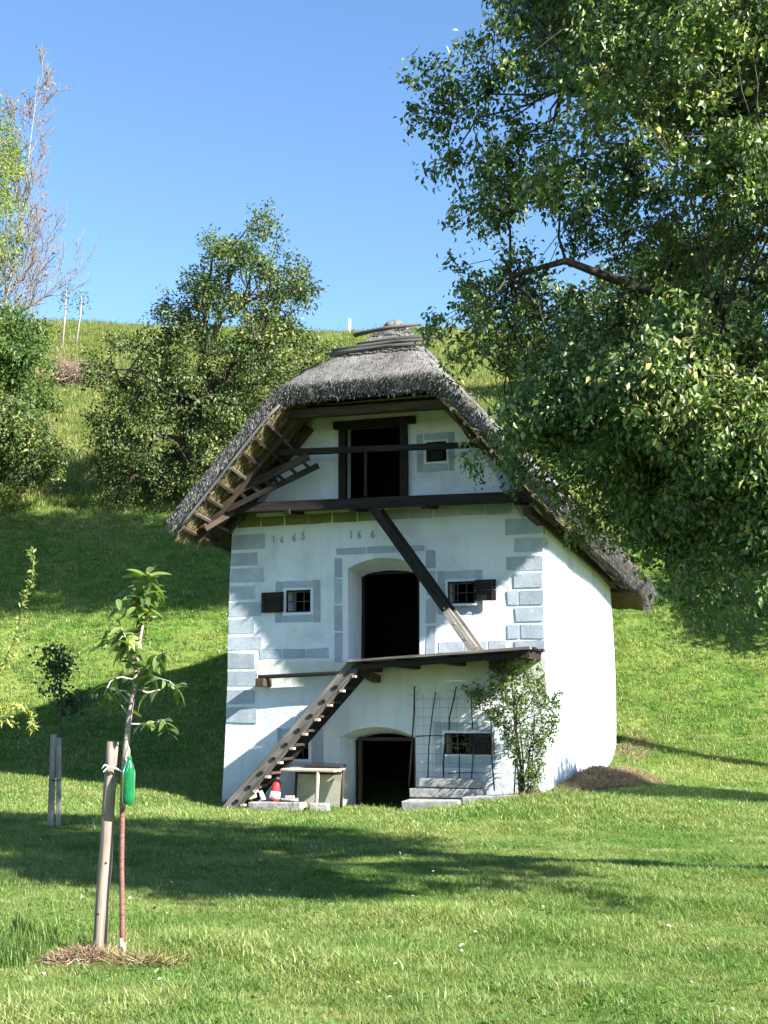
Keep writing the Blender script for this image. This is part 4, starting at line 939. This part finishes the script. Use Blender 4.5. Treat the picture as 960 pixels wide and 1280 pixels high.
# hutch like things by the bush at the left edge
def on_ground(px, py, Y): p = at(px, py, Y); return p
def barrel(px, py, Y, w_, h_, mat, lidm, label, cat, name):
    p = at(px, py, Y); o = empty(name, (p.x, Y, gzf(p.x, Y)), .3, label, cat)
    zt_ = p.z + h_ / 2 - gzf(p.x, Y)
    b = MB(); b.box((0, 0, zt_ - h_ / 2), (w_, w_, h_), .02); b.build('box', M[mat], o, bevel=.03)
    b = MB(); b.box((0, 0, zt_ + .03), (w_ * 1.12, w_ * 1.12, .06), .01); b.build('roof', M[lidm], o, bevel=.02)
    for sx_, sy_ in ((1, 1), (-1, 1), (1, -1), (-1, -1)):
        b = MB(); b.box((sx_ * w_ * .38, sy_ * w_ * .38, (zt_ - h_) / 2 - .05), (.06, .06, max(zt_ - h_, .05) + .1)); b.build('leg', M['dark_wood'], o)
barrel(18, 620, 43, .32, .26, 'dark_wood', 'brown_wood', 'small dark wooden box on legs among leaves at the left edge', 'beehive', 'bee_box')
barrel(40, 631, 42.5, .32, .30, 'blue_grey', 'black_sheet', 'small blue grey box on legs beside the dark wooden one', 'beehive', 'bee_box')

# ------------------------------------------------------------------ bush by the facade
bu = empty('climbing_bush', (*h2w(5.75, -.5), hz(5.75, -.5)), HZ, 'green leafy bush climbing the front right corner of the granary', 'bush')
bo = np.array([5.75, -.5, hz(5.75, -.5)])
cp = []
pl = [(4.75, 2.0), (4.95, 2.12), (5.2, 1.95), (5.35, 2.45), (5.75, 2.6), (5.95, 2.5), (6.15, 2.2), (6.15, 1.9), (6.5, 1.95), (6.4, 1.5), (6.3, 1.2), (6.15, .9), (6.05, .5), (6.0, .2), (5.75, .2), (5.65, .6), (5.5, 1.0), (5.35, 1.35), (4.95, 1.7)]
x = RS.uniform(4.7, 6.8, 3000); z = RS.uniform(.15, 2.65, 3000); ins, d = in_poly(x, z, pl); x, z, d = x[ins], z[ins], d[ins]
keep = RS.uniform(size=len(x)) < .45; x, z, d = x[keep], z[keep], d[keep]
y = -.5 + RS.uniform(-1, 1, len(x)) * np.clip(d / .4, .15, 1) * .38
Cb = np.stack([x, y, z], 1) - bo
tk = [(Vector((0, 0, -.2)), .03), (Vector((0, 0, .5)), .026), (Vector((-.1, 0, 1.2)), .02), (Vector((-.15, 0, 2.0)), .012)]
grow(bu, Cb, tk, 16, 90, 13, .085, .058, M['bright_leaf'], .003, .02, droop=.4)
for k in range(7):
    b = MB(); a_ = RS.uniform(-.16, .16); b.tube([(a_, RS.uniform(-.1, .1), -.1), (a_ * 1.4, 0, .6), (a_ * 2.2 + RS.uniform(-.1, .1), 0, 1.4)], [.014, .011, .006], 6); b.build('stem', M['brown_wood'], bu, smooth=True)

# ------------------------------------------------------------------ staked sapling in the foreground
YS = 8.75
def pt(px, py, dy=0.0): return at(px, py, YS + dy)
g0 = pt(153, 1204); g0.z = gzf(g0.x, g0.y)
sap = empty('cherry_sapling', tuple(g0), 0, 'slim young cherry tree with long drooping leaves beside a wooden stake', 'tree')
def sp(px, py, dy=0): return tuple(pt(px, py, dy) - g0)
rbark = plain('red_bark', (.07, .022, .02), (.22, .11, .09), 30, .6, .3, .004, (1, 1, 4), .4)
b = MB(); b.tube([(0, 0, -.06), sp(152.9, 1160), sp(152, 1080), sp(153, 1010), sp(157, 940), sp(161, 900), sp(168, 855), sp(173, 810), sp(179, 780), sp(183, 745), sp(185, 722)], [.023, .018, .017, .018, .020, .017, .014, .011, .009, .006, .003], 12)
b.build('trunk', rbark, sap, smooth=True)
b = MB(); b.tube([(0, 0, -.02), sp(152.6, 1172)], [.0245, .0195], 12); b.build('painted_base', M['pale_bark'], sap, smooth=True)
b = MB(); b.tube([sp(153, 1010), sp(157, 940), sp(161, 900), sp(168, 855), sp(173, 810), sp(179, 780)], [.0215, .0225, .0185, .0145, .0115, .0095], 12); b.build('upper_bark', plain('mottled_bark', (.12, .085, .08), (.36, .30, .28), 30, .8, .3, .003, (1, 1, 3)), sap, smooth=True)
cl_proto = None
def curved_leaf(ln, wd, drop):
    me = bpy.data.meshes.new('leaf'); V, F = [], []; n = 6
    for k in range(n + 1):
        t = k / n; w_ = wd * .5 * math.sin(PI * min(1, t ** .8)) ** .8 if 0 < k < n else .001
        x_ = ln * t; z_ = -drop * ln * t * t
        V += [(x_, -w_, z_ + w_ * .35), (x_, 0, z_), (x_, w_, z_ + w_ * .35)]
    for k in range(n):
        a = k * 3; F += [(a, a + 1, a + 4, a + 3), (a + 1, a + 2, a + 5, a + 4)]
    me.from_pydata(V, [], F); me.materials.append(M['cherry_leaf']); me.polygons.foreach_set('use_smooth', [True] * len(F)); return me
lms = [curved_leaf(1, .36, .35), curved_leaf(1, .30, .55), curved_leaf(1, .42, .2)]
nleaf = 0
def put_leaf(p, az, el_, ln, roll=0):
    o = bpy.data.objects.new('leaf', lms[random.randrange(3)]); C.objects.link(o); o.parent = sap; o.location = p; o.scale = (ln,) * 3
    o.rotation_euler = (roll, -el_, az)
branches = [([(168, 855), (178, 838), (194, 822), (205, 815)], 24, .10), ([(162, 895), (150, 880), (132, 868)], 9, .10), ([(170, 840), (160, 820), (158, 800), (152, 785)], 24, .11),
            ([(161, 905), (182, 905), (196, 902), (205, 900), (212, 918)], 18, .09), ([(181, 765), (172, 750), (165, 735)], 22, .12), ([(179, 780), (190, 772), (196, 770)], 5, .12),
            ([(168, 860), (184, 866), (200, 862)], 8, .10), ([(163, 880), (152, 868), (148, 862)], 6, .1), ([(175, 800), (160, 790), (148, 800)], 16, .12)]
branches += [([(177, 800), (160, 792), (142, 796), (134, 806)], 14, .11), ([(170, 850), (150, 846), (138, 852), (130, 868)], 12, .1), ([(171, 850), (192, 846), (212, 852), (222, 864)], 14, .1)]
for pts, nl, ll in branches:
    dy = 0; P3 = []
    dyr = random.uniform(-.12, .12)
    for k, (x_, y_) in enumerate(pts): P3.append(Vector(sp(x_, y_, dyr * k)))
    b = MB(); b.tube(P3, [.007 * (1 - .6 * k / len(P3)) for k in range(len(P3))], 6); b.build('branch', M['pale_bark'], sap, smooth=True)
    for k in range(nl):
        t = (.15 + .85 * k / max(nl - 1, 1)) * (len(P3) - 1); s_ = min(int(t), len(P3) - 2); p = P3[s_].lerp(P3[s_ + 1], t - s_)
        put_leaf(p, random.uniform(0, 2 * PI), random.uniform(-.85, .45), ll * random.uniform(.85, 1.5), random.uniform(-.6, .6))
for k in range(46):                     # top shoot
    t = (k / 45) ** .9; p = Vector(sp(180 + 5 * t, 785 - 68 * t)); put_leaf(p, k * 2.4 + random.uniform(-.3, .3), random.uniform(-.9, .5) + .5 * t, rr(.12, .17, t) * random.uniform(.8, 1.1), random.uniform(-.5, .5))
for k in range(22):
    x_, y_ = random.choice(((150, 760), (148, 800), (165, 812), (160, 770), (195, 740), (175, 735))); p = Vector(sp(x_ + random.uniform(-14, 14), y_ + random.uniform(-12, 12), random.uniform(-.1, .1)))
    put_leaf(p, random.uniform(0, 6.3), random.uniform(-.9, .3), random.uniform(.09, .14), random.uniform(-.5, .5))

g1 = pt(123, 1203, .12); sk = empty('support_stake', (g1.x, g1.y, gzf(g1.x, g1.y)), 0, 'round bare wooden stake driven in beside the cherry sapling', 'stake')
o1 = Vector(sk.location); topk = pt(141, 927, .02) - o1
b = MB(); n = 9
pts = [Vector((0, 0, -.1)).lerp(topk, k / n) + Vector((.003 * math.sin(k * 1.7), 0, 0)) for k in range(n + 1)]; pts[0] = Vector((0, 0, -.12))
b.tube(pts, [.047, .046, .046, .044, .045, .043, .042, .042, .041, .040], 14); b.build('pole', wood('stake_wood', (.09, .062, .05), (.25, .19, .155), (.40, .33, .28)), sk, smooth=True)
for t_, a_ in ((.25, -1.9), (.47, -1.2), (.68, -2.2), (.86, -1.5)):
    q = Vector((0, 0, -.1)).lerp(topk, t_); kb = MB(); dx, dy = math.cos(a_), math.sin(a_); kb.tube([q + Vector((dx * .036, dy * .036, 0)), q + Vector((dx * .047, dy * .047, 0))], [.014, .008], 8); kb.build('knot', M['bark'], sk, smooth=True)
ck = empty('tie_cord'); ck.parent = sk; o2 = o1
def cq(px, py, dy): return pt(px, py, dy) - o2
b = MB(); b.tube([cq(134, 958, -.03), cq(139, 958, -.045), cq(146, 961, -.03), cq(153, 965, -.03), cq(158, 962, -.03), cq(160, 957, -.0), cq(154, 956, .03)], .0055, 6); b.build('loop', M['cord'], ck, smooth=True)
b = MB(); b.tube([cq(136, 958, -.05), cq(131, 956, -.06), cq(127, 961, -.06)], .0045, 6); b.build('knot_end', M['cord'], ck, smooth=True)
b = MB(); b.tube([cq(136, 959, -.05), cq(132, 962, -.06), cq(129, 965, -.07)], .0045, 6); b.build('knot_end', M['cord'], ck, smooth=True)
bt = empty('plastic_bottle', tuple(pt(160, 1006, -.06)), 0, 'green plastic bottle hanging from the cherry sapling by a cord', 'bottle')
b = MB(); b.tube([(0, 0, 0), (0, 0, .012), (0, 0, .04), (0, 0, .10), (0, 0, .20), (0, 0, .215), (0, 0, .26), (0, 0, .285), (0, 0, .30), (0, 0, .318)], [.03, .040, .0435, .042, .0435, .042, .028, .018, .0145, .0145], 20); b.build('body', M['bottle'], bt, smooth=True)
b = MB(); b.tube([(0, 0, .006), (0, 0, .04), (0, 0, .098)], [.034, .040, .0392], 18); b.build('liquid', M['liquid'], bt, smooth=True)
b = MB(); b.tube([(0, 0, .300), (0, 0, .306)], [.018, .018], 14); b.build('neck_ring', M['bottle'], bt)
b = MB(); b.tube([(.0, 0, .31), (-.005, .02, .36), (-.03, .06, .40)], .003, 5); b.build('cord', M['cord'], bt, smooth=True)

# ------------------------------------------------------------------ small tree between two grey stakes
YT = 18.2
g2 = at(72, 1030, YT); g2.z = gzf(g2.x, YT)
sm = empty('young_tree', tuple(g2), 0, 'small dark leaved young tree held between two grey stakes on the left lawn', 'tree')
def tp_(px, py, dy=0): return at(px, py, YT + dy) - g2
b = MB(); b.tube([Vector((0.02, 0, -.05)), tp_(74, 960), tp_(75, 915), tp_(77, 880), tp_(75, 850), tp_(73, 815)], [.022, .02, .017, .014, .01, .004], 8); b.build('trunk', M['bark'], sm, smooth=True)
A, B = [], []; Cc = []
for (x0, y0, x1, y1, n) in ((76, 880, 112, 868, 22), (76, 872, 60, 858, 12), (75, 860, 62, 825, 18), (75, 850, 84, 820, 18), (74, 840, 72, 806, 14), (77, 890, 98, 885, 10)):
    a = tp_(x0, y0); c_ = tp_(x1, y1, RS.uniform(-.2, .2)); A.append(a); B.append(c_)
    for k in range(n): Cc.append(np.array(a.lerp(c_, RS.uniform(.15, 1))) + RS.normal(size=3) * .07)
V, F = sticks(np.array([list(a) for a in A]), np.array([list(a) for a in B]), .008, .004, 4); npmesh('branches', V, F, M['twig'], sm).name = 'branch'
Cc = np.repeat(np.array(Cc), 7, 0); n = len(Cc)
leaves('crown', Cc + RS.normal(size=(n, 3)) * .06, RS.normal(size=(n, 3)) + [0, 0, -.3], RS.normal(size=(n, 3)) + [0, 0, .8], RS.uniform(.06, .10, n), RS.uniform(.035, .06, n), M['dark_leaf'], sm)
for (xb, xt, yt, w_, lab) in ((63, 67, 918, .085, 'wider grey stake left of the small tree'), (73.5, 73.5, 922, .06, 'narrow grey stake right of the small tree')):
    pb = at(xb, 1040, YT - .1); pb.z = gzf(pb.x, YT - .1) - .1; ptp = at(xt, yt, YT - .1)
    b = MB(); b.beam(pb, ptp, w_, .05, (0, 1, 0), .004); tag(b.build('grey_stake', M['grey_wood'], None, bevel=.006), lab, 'stake', 'grey stakes holding the small tree')
b = MB(); b.tube([at(64, 975, YT - .16), at(70, 976, YT - .2), at(77, 974, YT - .16)], .008, 5); tag(b.build('tie_band', M['black_sheet'], None), 'dark band tying the small tree to its grey stakes', 'tie')

# ------------------------------------------------------------------ arching pale twigs from the left edge
YW = 10.0
wl_o = at(-60, 1040, YW); wl_o.z = gzf(wl_o.x, YW)
ws = empty('arching_shrub', tuple(wl_o), 0, 'pale green arching twigs of a shrub reaching in from the left edge', 'shrub')
def wp(px, py, dy=0): return at(px, py, YW + dy) - wl_o
P, D = [], []
for pts, nl in (([(-60, 1035), (-50, 930), (-10, 860), (18, 800), (32, 745), (42, 715), (40, 688)], 95), ([(-60, 1035), (-40, 940), (-10, 890), (20, 882), (38, 888), (42, 912)], 70), ([(-60, 1035), (-40, 920), (-15, 850), (8, 825), (18, 818)], 40),
                ([(-60, 1035), (-50, 950), (-20, 905), (5, 898), (22, 905)], 30)):
    P3 = [wp(x_, y_, .1 * k) for k, (x_, y_) in enumerate(pts)]
    b = MB(); b.tube(P3, [.008 * (1 - .85 * k / (len(P3) - 1)) for k in range(len(P3))], 6); b.build('stem', M['brown_wood'], ws, smooth=True)
    for k in range(nl * 2):
        t = rr(1.5, len(P3) - 1.001, RS.uniform()); s_ = int(t); p = P3[s_].lerp(P3[s_ + 1], t - s_); dr = (P3[s_ + 1] - P3[s_]).normalized()
        P.append(np.array(p) + RS.normal(size=3) * .012); D.append(np.array(dr) * .4 + RS.normal(size=3) * .6 + [0, 0, -.15])
P = np.array(P); n = len(P); leaves('leaves', P, np.array(D), RS.normal(size=(n, 3)) * .5 + [0, 0, .8], RS.uniform(.035, .06, n), RS.uniform(.014, .024, n), M['willow_leaf'], ws).name = 'foliage'

# ------------------------------------------------------------------ dry grass: mulch ring, mound by the wall
def dry_patch(name, cx, cy, rx, ry, n, hgt, ln, label, mat='dry_grass', local=False, flat=.4):
    a = RS.uniform(0, 2 * PI, n); q = np.sqrt(RS.uniform(0, 1, n)) * (1 + .25 * np.sin(a * 3 + 1)); x = cx + np.cos(a) * q * rx; y = cy + np.sin(a) * q * ry
    if local: x, y = h2w(x, y)
    z = gz(x, y) + hgt * np.clip(1 - q * q, 0, 1) + RS.uniform(-.01, .02, n)
    d = unit(RS.normal(size=(n, 3)) * [1, 1, flat] + [0, 0, .12]) * RS.uniform(*ln, n)[:, None]
    o = strands(name, np.stack([x, y, z], 1), d, RS.uniform(.004, .010, n), M[mat], None); tag(o, label, 'dry grass'); return o
mc = at(110, 1212, 8.6)
dry_patch('dry_mulch', mc.x, 8.55, .31, .15, 5500, .07, (.03, .10), 'brown dry cut grass heaped around the stake and sapling')
dry_patch('dry_mulch', -1.55, 8.45, .22, .09, 1200, .03, (.08, .2), 'pale dry grass tuft right of the sapling foot', 'straw_yellow')
dry_patch('dry_mound', 6.75, 2.9, .75, 3.4, 22000, .06, (.06, .2), 'brown dry grass mound at the foot of the sunlit side wall', local=True)
dry_patch('dry_mound', 6.5, 8.0, .5, 1.2, 3000, .04, (.06, .2), 'brown dry weeds at the rear corner of the side wall', local=True)
dry_patch('dry_mound', 5.9, -.75, .5, .25, 1600, .03, (.05, .16), 'dry stalks around the foot of the climbing bush', local=True)

# ------------------------------------------------------------------ turf: instanced tufts
def tuft(name, nb, rad, h0, h1, w_, mat, lean=.5):
    a = RS.uniform(0, 2 * PI, nb); q = np.sqrt(RS.uniform(0, 1, nb)) * rad; base = np.stack([np.cos(a) * q, np.sin(a) * q, np.full(nb, -.01)], 1)
    h = RS.uniform(h0, h1, nb); ld_ = unit(RS.normal(size=(nb, 3)) * [1, 1, 0]) * (RS.uniform(.1, lean * 1.6, nb) * h)[:, None]; sd = np.cross(unit(ld_), [0, 0, 1]) * w_ / 2
    mid = base + ld_ * .35 + np.array([0, 0, 1]) * (h * .6)[:, None]; tip = base + ld_ * 1.1 + np.array([0, 0, 1]) * (h * .95)[:, None]
    V = np.stack([base - sd, base + sd, mid + sd * .8, mid - sd * .8, tip], 1); b_ = np.arange(nb)[:, None] * 5
    F = np.concatenate([b_ + [0, 1, 2], b_ + [0, 2, 3], b_ + [3, 2, 4]])
    me = bpy.data.meshes.new(name); me.from_pydata(V.reshape(-1, 3).tolist(), [], F.tolist()); me.materials.append(mat); return bpy.data.objects.new(name, me)
def turf_field(name, tufts, X, Y, sc, mat):
    n = len(X); hx, hy = w2h(X, Y); ok = ~((hx > -.05) & (hx < HW + .05) & (hy > -.02) & (hy < HL + .1)); ok &= ~((((hx - 6.85) / .85) ** 2 + ((hy - 2.6) / 3.0) ** 2 < .9) & (RS.uniform(size=n) < .85)); ok &= ~(((X + 1.98) / .34) ** 2 + ((Y - 8.55) / .15) ** 2 < 1); X, Y, sc = X[ok], Y[ok], sc[ok]; n = len(X)
    me = bpy.data.meshes.new(name); me.vertices.add(n); me.vertices.foreach_set('co', np.stack([X, Y, gz(X, Y)], 1).astype('f').ravel())
    a = me.attributes.new('sc', 'FLOAT', 'POINT'); a.data.foreach_set('value', sc.astype('f'))
    a = me.attributes.new('rot', 'FLOAT_VECTOR', 'POINT'); rv = np.stack([RS.normal(size=n) * .12, RS.normal(size=n) * .12, RS.uniform(0, 6.28, n)], 1); a.data.foreach_set('vector', rv.astype('f').ravel())
    o = bpy.data.objects.new(name, me); C.objects.link(o); o['kind'] = 'stuff'
    col = bpy.data.collections.new(name + '_tufts'); [col.objects.link(t) for t in tufts]
    ng = bpy.data.node_groups.new(name, 'GeometryNodeTree'); ng.interface.new_socket('Geometry', in_out='INPUT', socket_type='NodeSocketGeometry'); ng.interface.new_socket('Geometry', in_out='OUTPUT', socket_type='NodeSocketGeometry')
    N, L = ng.nodes, ng.links; gi, go = N.new('NodeGroupInput'), N.new('NodeGroupOutput'); ci = N.new('GeometryNodeCollectionInfo'); ci.inputs[0].default_value = col
    ci.inputs['Separate Children'].default_value = True; ci.inputs['Reset Children'].default_value = True
    iop = N.new('GeometryNodeInstanceOnPoints'); iop.inputs['Pick Instance'].default_value = True
    def attr(nm, ty):
        q = N.new('GeometryNodeInputNamedAttribute'); q.data_type = ty; q.inputs[0].default_value = nm; return q.outputs[0]
    rn_ = N.new('FunctionNodeRandomValue'); rn_.data_type = 'INT'; rn_.inputs['Min'].default_value = 0; rn_.inputs['Max'].default_value = len(tufts) - 1
    L.new(gi.outputs[0], iop.inputs['Points']); L.new(ci.outputs[0], iop.inputs['Instance']); L.new(rn_.outputs[2], iop.inputs['Instance Index'])
    L.new(attr('sc', 'FLOAT'), iop.inputs['Scale']); L.new(attr('rot', 'FLOAT_VECTOR'), iop.inputs['Rotation']); L.new(iop.outputs[0], go.inputs[0])
    md = o.modifiers.new('tufts', 'NODES'); md.node_group = ng
    return o
lawn = [tuft('tuft', 26, .075, .025, .065, .0045, M['grass'], .9) for _ in range(6)]
meadow = [tuft('tall_tuft', 22, .22, .10, .26, .016, M['meadow'], .8) for _ in range(5)]
big = [tuft('mid_tuft', 24, .16, .035, .085, .010, M['grass'], .9) for _ in range(5)]
def scatter(n, y0, y1, p, margin=1.2):
    t = RS.uniform(0, 1, n * 2); Y = (y0 ** p + (y1 ** p - y0 ** p) * t) ** (1 / p); hw = .31 * Y + margin; X = RS.uniform(-1, 1, n * 2) * hw
    return X[:n], Y[:n]
X, Y = scatter(66000, 6.2, 19, .9); sc = RS.uniform(.55, 1.05, len(X)) * (1 + .7 * np.clip(np.sin(X * 1.3 + Y) * np.sin(Y * 1.7 + X * .6), -.3, 1) + .35 * np.sin(X * 4.1) * np.sin(Y * 3.7 + X)) * (1 + (Y - 6) * .03)
turf_field('lawn_grass', lawn, X, Y, sc, None)
X, Y = scatter(46000, 18, 42, .8, 2); turf_field('bank_grass', big, X, Y, RS.uniform(.6, 1.2, len(X)) * (1 + (Y - 18) * .02), None)
X, Y = scatter(30000, 41, 82, .9, 3); turf_field('meadow_grass', meadow, X, Y, RS.uniform(.8, 1.5, len(X)) * (1 + (Y - 40) * .012), None)
# darker long tufts at the left foreground and round the sapling
lt = [tuft('long_tuft', 34, .10, .12, .26, .007, leafmat('long_grass', [(0, (.06, .12, .02)), (1, (.15, .22, .05))], .5, .3), .7) for _ in range(3)]
X = np.concatenate([RS.uniform(-2.9, -2.25, 60), RS.uniform(-2.1, -1.4, 14)]); Y = np.concatenate([RS.uniform(8.2, 9.4, 60), RS.uniform(8.7, 9.0, 14)])
tag(turf_field('long_grass', lt, X, Y, np.concatenate([RS.uniform(.5, 1.2, 60), RS.uniform(.3, .7, 14)]), None))
# broad clover and plantain leaves, fallen leaves
n = 9000; t = RS.uniform(0, 1, n); Y = 6.3 + 14 * t ** 1.2; X = RS.uniform(-1, 1, n) * (.31 * Y + 1); k = np.sin(X * 1.9 + 2) * np.sin(Y * 1.4 + X) + RS.normal(size=n) * .4 > .25; X, Y = X[k], Y[k]; n = len(X)
P = np.stack([X, Y, gz(X, Y) + RS.uniform(.02, .05, n)], 1)
leaves('clover_leaves', P, RS.normal(size=(n, 3)) * [1, 1, .3], RS.normal(size=(n, 3)) * .3 + [0, 0, 1], RS.uniform(.03, .07, n), RS.uniform(.02, .04, n), leafmat('clover', [(0, (.05, .12, .03)), (1, (.12, .22, .05))], .4, .3), None)
n = 140; Y = RS.uniform(6.5, 22, n); X = RS.uniform(-1, 1, n) * (.31 * Y + .5); P = np.stack([X, Y, gz(X, Y) + .055], 1)
leaves('fallen_leaves', P, RS.normal(size=(n, 3)) * [1, 1, .3], RS.normal(size=(n, 3)) * .4 + [0, 0, 1], RS.uniform(.025, .045, n), RS.uniform(.014, .025, n), straw('fallen_leaf', [(0, (.5, .47, .3)), (.6, (.62, .6, .5)), (1, (.35, .25, .1))]), None)
